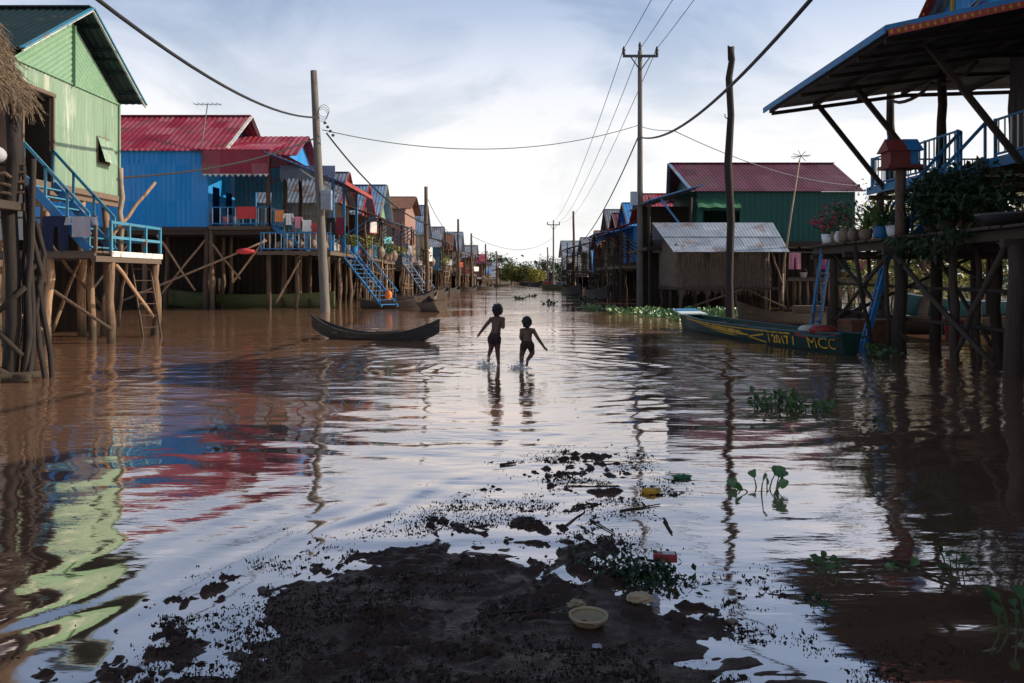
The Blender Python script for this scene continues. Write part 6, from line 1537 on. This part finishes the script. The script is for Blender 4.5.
    s.add([p + (p - pel.lerp(wa, .0)).normalized() * .007 * sc for p in vs[0:n * 3]], [(i * n + k, i * n + (k + 1) % n, (i + 1) * n + (k + 1) % n, (i + 1) * n + k) for i in range(2) for k in range(n)] + [tuple(reversed(range(n))), tuple(2 * n + k for k in range(n))], True)
    for q in 'lr':
        hp, kn = P['h' + q], P['k' + q]
        s.ell(hp + V3((0, -.035, .005)) * sc, (.073 * sc, .071 * sc, .079 * sc), 12, 9)
        limb(s, (hp, hp.lerp(kn, .34)), (.079 * sc, .0695 * sc))
    so = remeshed(s, .006, 4, 'shorts'); so.materials.append(M['shorts'])
    for v in so.vertices: v.co += V3((1, 1, 0)) * (.0035 * math.sin(v.co.z * 130 + v.co.x * 60) * math.sin(v.co.x * 90 + v.co.y * 70))
    o = bpy.data.objects.new('shorts', so); C.objects.link(o); o.parent = t; WO[o.name] = V3((0, 0, 0))
    return t


# joints measured against the photograph: z from the water surface
child('taller child in dark shorts running away through shallow water, left arm flung out', -.31, 15.15, dict(
    pelvis=(-.025, 0, .53), waist=(.01, .02, .68), chest=(.03, .05, .82), neck=(.035, .07, .925), head=(.045, .09, 1.045),
    sl=(-.085, .04, .865), el=(-.20, .0, .735), wl=(-.30, .03, .60), fl=(-.34, .05, .55),
    sr=(.135, .06, .865), er=(.145, .0, .72), wr=(.125, .16, .71), fr=(.10, .22, .75),
    hl=(-.08, 0, .50), kl=(-.085, .06, .32), al=(-.125, -.20, .19), tl=(-.13, -.27, .10),
    hr=(.03, 0, .50), kr=(.035, .05, .27), ar=(.055, -.01, .035), tr=(.06, .12, .0)), 1.0, (.8, .58, -.05), .42, .100)
child('smaller child in dark shorts wading ahead with right arm swinging and right foot lifted behind', .28, 14.7, dict(
    pelvis=(-.005, 0, .455), waist=(-.0, .02, .57), chest=(.0, .03, .68), neck=(.005, .04, .765), head=(.005, .05, .875),
    sl=(-.10, .03, .715), el=(-.125, .0, .585), wl=(-.09, .13, .50), fl=(-.06, .19, .50),
    sr=(.115, .04, .715), er=(.215, .01, .55), wr=(.32, -.02, .40), fr=(.37, -.03, .35),
    hl=(-.06, 0, .43), kl=(-.105, .03, .24), al=(-.11, 0, .03), tl=(-.105, .12, .0),
    hr=(.06, 0, .43), kr=(.10, .10, .27), ar=(-.005, -.12, .15), tr=(-.03, -.17, .05)), .96, (.72, .68, -.02), .30, .094)


def splashes():
    for x, y, lab, n in ((-.44, 14.9, 'water splash kicked up behind the taller child', 330), (.15, 14.6, 'water splash around the feet of the smaller child', 240)):
        mb = MB()
        for i in range(n):
            a = rnd.uniform(0, 6.28); d = abs(rnd.gauss(0, .11)); r = rnd.uniform(.003, .009)
            mb.ell((x + d * math.cos(a) + (.0 if i % 3 else -.08), y + d * math.sin(a), abs(rnd.gauss(.02, .07)) * (1.2 if i % 2 else .5) + .004), (r, r, r * rnd.uniform(1, 1.8)), 6, 5)
        for k in range(22):
            a = rnd.uniform(0, 6.28); d = rnd.uniform(.02, .2); r = rnd.uniform(.02, .05)
            mb.ell((x + d * math.cos(a), y + d * .8 * math.sin(a), -.004), (r, r * .8, rnd.uniform(.006, .016)), 9, 6)
        mb.build('splash', M['spray'], None, (x, y, 0), kind='stuff', label=lab)


splashes()


# ===================================================== floating plants, litter
def hyacinth(label, p, s, n, tall=1.0, mat_='hyacinth', group='floating water plants', L0=.06):
    p = V3(p); t = thing('water_plant', label, 'water plant', p, group); lf = MB()
    for i in range(n):
        a = rnd.uniform(0, 6.28); q = rnd.random() ** .6 * s * .5; b = p + V3((math.cos(a) * q, math.sin(a) * q * .8, 0)); hh = L0 * rnd.uniform(.3, 2.6) * tall; L = L0 * rnd.uniform(.7, 1.35)
        tip = b + V3((math.cos(a) * L0 * rnd.uniform(.2, 1.2), math.sin(a) * L0, hh)); lf.tube([b - V3((0, 0, .02)), b.lerp(tip, .5) + V3((0, 0, hh * .12)), tip], [L0 * .10, L0 * .075, L0 * .05], 5)
        d = (tip - b).normalized(); nn = V3((rnd.gauss(0, .55), rnd.gauss(-.55, .45), rnd.uniform(.15, 1.1))).normalized(); u = d - nn * d.dot(nn); u = u.normalized(); v = nn.cross(u)
        vs = [tip + u * L * .45 - nn * L * .05]; k1, k2 = rnd.uniform(0, 6), rnd.uniform(.03, .12)
        for k in range(12):
            an = 2 * math.pi * k / 12; rr = L * (.52 + k2 * math.sin(3 * an + k1)); vs.append(tip + u * (L * .45 + rr * math.cos(an)) + v * rr * .82 * math.sin(an) + nn * L * .16 * abs(math.sin(an)))
        lf.add(vs, [(0, 1 + k, 1 + (k + 1) % 12) for k in range(12)], True)
    lf.build('foliage', M[mat_], t)
    return t


hyacinth('round leaved water plant standing upright with two tall leaves in the right shallows', (1.93, 6.2, 0), .34, 12, .7, L0=.07)
hyacinth('dense water plant clump before the 2017 boat', (3.35, 10.2, 0), .55, 60, .9, 'leaf', L0=.075)
hyacinth('second clump touching the dense plant before the 2017 boat', (3.68, 9.9, 0), .45, 36, .6, 'leaf', L0=.07)
hyacinth('small low water plant at the edge of the dark reflection', (1.78, 4.52, 0), .13, 14, .6, 'leaf', L0=.04)
hyacinth('flat weedy water plant left of the long stick', (1.53, 4.05, 0), .12, 12, .3, 'leaf_dark', L0=.03)
hyacinth('water plant caught at the end of the long floating stick', (2.5, 4.5, 0), .17, 10, 1.2, 'leaf', L0=.045)
hyacinth('glossy water plant with its lower leaves flat on the dark water', (2.40, 3.75, 0), .2, 14, .8, 'leaf', L0=.06)
hyacinth('single floating leaf cluster beside the long stick', (2.25, 4.55, 0), .07, 4, .1, 'hyacinth', L0=.045)
hyacinth('tiny sprig drifting beyond the upright water plant', (4.2, 9.0, 0), .2, 6, .4, 'leaf', L0=.05)
hyacinth('small plant tuft at the foot of the nearest braced right post', (7.7, 16.6, 0), .6, 46, .8, 'leaf', L0=.10)
g = 'green hyacinth mats before the tin-roofed hut'
labs = ['green hyacinth mat touching the crossarm pole foot', 'green hyacinth mat between the crossarm pole and black post', 'green hyacinth mat around the black post foot', 'green hyacinth mat near the 2017 boat prow', 'pale flecked hyacinth mat under the tin-roofed hut', 'small hyacinth mat drifting left of the crossarm pole']
for i, (x, y, s, n) in enumerate(((5.8, 37, 2.6, 170), (6.6, 34.5, 2.4, 170), (8.3, 33.5, 2.6, 170), (7.0, 31.0, 1.5, 90), (9.6, 36.5, 3.2, 170), (4.4, 40.5, 1.6, 60))): hyacinth(labs[i], (x, y, 0), s, n, .55, ('leaf_light', 'hyacinth', 'leaf_light')[i % 3], g, L0=.15)
labs = ['tiny weed speck in mid-channel beyond the children', 'tiny weed patch before the far green boat', 'tiny weed patch beyond the taller child', 'small weed raft by the far right decks', 'small weed raft right of the channel middle', 'thin weed raft in front of the blue tarpaulin deck']
for i, (x, y, s) in enumerate(((.6, 62, .8), (1.7, 70, .9), (2.4, 50, .9), (5.2, 56, 1.6), (4.2, 48, 1.0), (5.5, 64, 1.6))): hyacinth(labs[i], (x, y, 0), s, 24, .4, 'leaf_dark', 'drifting weed patches', L0=.16)


def litter():
    def gz(x, y): return max(0.0, float(shoal(np.array([[x]]), np.array([[y]]))[0, 0]))
    x, y = .362, 3.78; z = gz(x, y)
    b = MB(); pr = [(.001, .0), (.045, .0), (.072, .014), (.090, .038), (.094, .04), (.087, .037), (.068, .016), (.043, .008), (.001, .009)]
    b.lathe((x, y, z - .008), pr, 26); b.build('basket', M['basket'], None, (x, y, z), label='shallow round woven basket lying on the dark mud', cat='basket')
    b = MB(); b.lathe((x, y, z + .032), [(.084, 0), (.092, .004), (.094, .011), (.086, .012), (.083, .004)], 26); rim = b.build('rim', M['basket'], bpy.data.objects['basket'])
    def crumple(name, label, p, r, m, sx=1.0, sy=1.0, sz=.45, seed=0, cat='litter'):
        p = V3(p); mb = MB(); mb.ell((0, 0, 0), (r, r, r), 14, 10); q = random.Random(seed)
        ph = [q.uniform(0, 6) for _ in range(6)]
        out = []
        for v in mb.v:
            d = V3(v); k = 1 + .25 * math.sin(9 * d.x / r + ph[0]) * math.sin(7 * d.y / r + ph[1]) + .2 * math.sin(13 * d.z / r + ph[2] + 4 * d.x / r)
            out.append(p + V3((d.x * k * sx, d.y * k * sy, d.z * k * sz + r * sz * .7)))
        mb.v = [tuple(o) for o in out]; mb.sm = [False] * len(mb.sm)
        return mb.build(name, m, None, p, label=label, cat=cat)
    def G(px, py): Y = 1320 / (py - 278); return V3(((px - 512) * Y / 800, Y, 0))
    p = G(651, 493); crumple('snack_packet', 'crushed yellow snack packet at the mud tip', p, .05, M['yellow_paint'], 1.4, .9, .45, 1)
    p = G(682, 478); crumple('plastic_bottle', 'flattened green plastic bottle floating past the mud tip', p, .042, M['green_tarp'], 1.9, .8, .4, 2)
    p = G(640, 612); p.z = gz(p.x, p.y); crumple('plastic_bag', 'torn pale plastic bag crumpled behind the basket', p, .045, M['basket'], 1.4, 1, .5, 3)
    p = G(655, 606); p.z = gz(p.x, p.y); crumple('plastic_bag', 'small upright scrap of pale plastic beside the torn bag', p, .028, M['grey_cloth'], .9, .7, 1.2, 9)
    p = G(597, 650); p.z = gz(p.x, p.y); crumple('paper_scrap', 'pale paper scrap just below the basket', p, .016, M['grey_cloth'], 1.4, 1, .5, 4)
    p = G(577, 611); p.z = gz(p.x, p.y); crumple('coconut_husk', 'olive brown husk lying beside the basket', p, .032, M['basket'], 1.35, .9, .7, 5, 'husk')
    p = G(732, 622); p.z = gz(p.x, p.y); crumple('plastic_scrap', 'tan scrap stranded at the right edge of the mud', p, .02, M['ceramic'], 1.6, 1, .4, 6)
    p = G(665, 557); p.z = gz(p.x, p.y)
    MB().box(p + V3((0, 0, .012)), (.135, .06, .022), -.08).build('carton', M['red_paint'], None, p, label='flat red and white carton lying near the dark weed clump', cat='carton')
    o = bpy.data.objects['carton']; MB().box(p + V3((.02, -.0, .0245)), (.07, .05, .003), -.08).build('printed_panel', M['white_paint'], o)
    g = 'sticks lying on the mud and in the shallows'
    for (a, b_, r, lab, m) in ((G(520, 630), G(536, 612), .007, 'short brown stick lying on the mud left of the husk', 'mid_post'), (G(620, 512), G(660, 505), .007, 'dark stick by the yellow packet', 'dark_post'), (G(590, 520), G(615, 535), .006, 'dark twig above the weed clump', 'dark_post'), (G(560, 530), G(585, 512), .006, 'thin twig in the middle of the mud', 'dark_post'),
                             (G(884, 560), G(972, 592), .010, 'long pale stick floating among water plants in the right shallows', 'mid_post'), (G(500, 466), G(516, 464), .012, 'small dark stick floating beyond the mud tip', 'black_post'), (G(480, 622), G(560, 610), .006, 'thin dark twig across the mud left of the husk', 'dark_post'), (G(664, 520), G(672, 534), .010, 'dark leaf-like stick beside the mud right edge', 'dark_post')):
        a.z = gz(a.x, a.y) + r; b_.z = gz(b_.x, b_.y) + r; MB().pole(a, b_, r, r * .6, .006, 7).build('stick', M[m], None, a, label=lab, cat='stick', group=g)
    p = G(648, 578); p.z = gz(p.x, p.y); mb = MB()
    for i in range(420):
        q = p + V3((rnd.gauss(0, .11), rnd.gauss(0, .13), abs(rnd.gauss(0, .035)))); q.z = gz(q.x, q.y) + abs(rnd.gauss(0, .02)); mb.leaves([q], .05, .5, -.2)
    mb.build('foliage', M['leaf_dark'], thing('weed', 'dark green weed clump growing on the mud behind the basket', 'weed', p))
    p = G(600, 565); mb = MB()
    for i in range(120):
        q = p + V3((rnd.gauss(0, .09), rnd.gauss(0, .1), 0)); q.z = gz(q.x, q.y) + abs(rnd.gauss(0, .012)); mb.leaves([q], .04, .5, -.2)
    mb.build('foliage', M['leaf_dark'], thing('weed', 'smaller dark weed clump left of the red and white carton', 'weed', p))
    # crumbs of rotten leaves and bark, too many to count
    mb = MB(); k = 0
    N = 130000; X = npr.uniform(-2.6, 2.2, N); Y = 2.6 + 5.4 * npr.rand(N) ** 1.1; S = shoal(X, Y); D = fbm(X, Y, 2.6, 5, 91, .7)
    keep = (S > -.05) & (npr.rand(N) < np.clip(.04 + 3.4 * D + (S > 0) * .12, 0, .95) * np.clip((S + .055) / .045, 0, 1))
    idx = np.nonzero(keep)[0]; npr.shuffle(idx)
    for i in idx[:24000]:
        x, y, z = X[i], Y[i], max(0.0, S[i]); L = rnd.uniform(.003, .010) * (rnd.choice((1.6, 2.2, 3.2)) if rnd.random() < .10 else rnd.uniform(.4, 1)); a = rnd.uniform(0, 6.28); w = L * rnd.uniform(.3, .9); hh = rnd.uniform(.002, .010)
        c, s = math.cos(a), math.sin(a)
        mb.add([(x - c * L, y - s * L, z - .002), (x - s * w, y + c * w, z - .002 + hh * rnd.random()), (x + c * L, y + s * L, z + hh * rnd.random()), (x + s * w, y - c * w, z - .002), (x + rnd.gauss(0, .002), y, z + hh)], [(0, 4, 1), (1, 4, 2), (2, 4, 3), (3, 4, 0)])
    for i in idx[24000:24700]:
        x, y, z = X[i], Y[i], max(0.0, S[i]) + .004; a = rnd.uniform(0, 6.28); L = rnd.uniform(.015, .06); mb.tube([(x, y, z), (x + L * .5 * math.cos(a), y + L * .5 * math.sin(a), z + .003), (x + L * math.cos(a + .3), y + L * math.sin(a + .3), z)], [.0018, .0022, .001], 4)
    for i in idx[24700:25500]:
        x, y, z = X[i], Y[i], max(0.0, S[i]) + .006; mb.leaves([(x, y, z)], .035, .55, .1)
    mb.build('leaf_litter', M['litter_brown'], None, (0, 0, 0), kind='stuff', label='dark rotten leaf litter strewn over the mud and its wet edge')


litter()
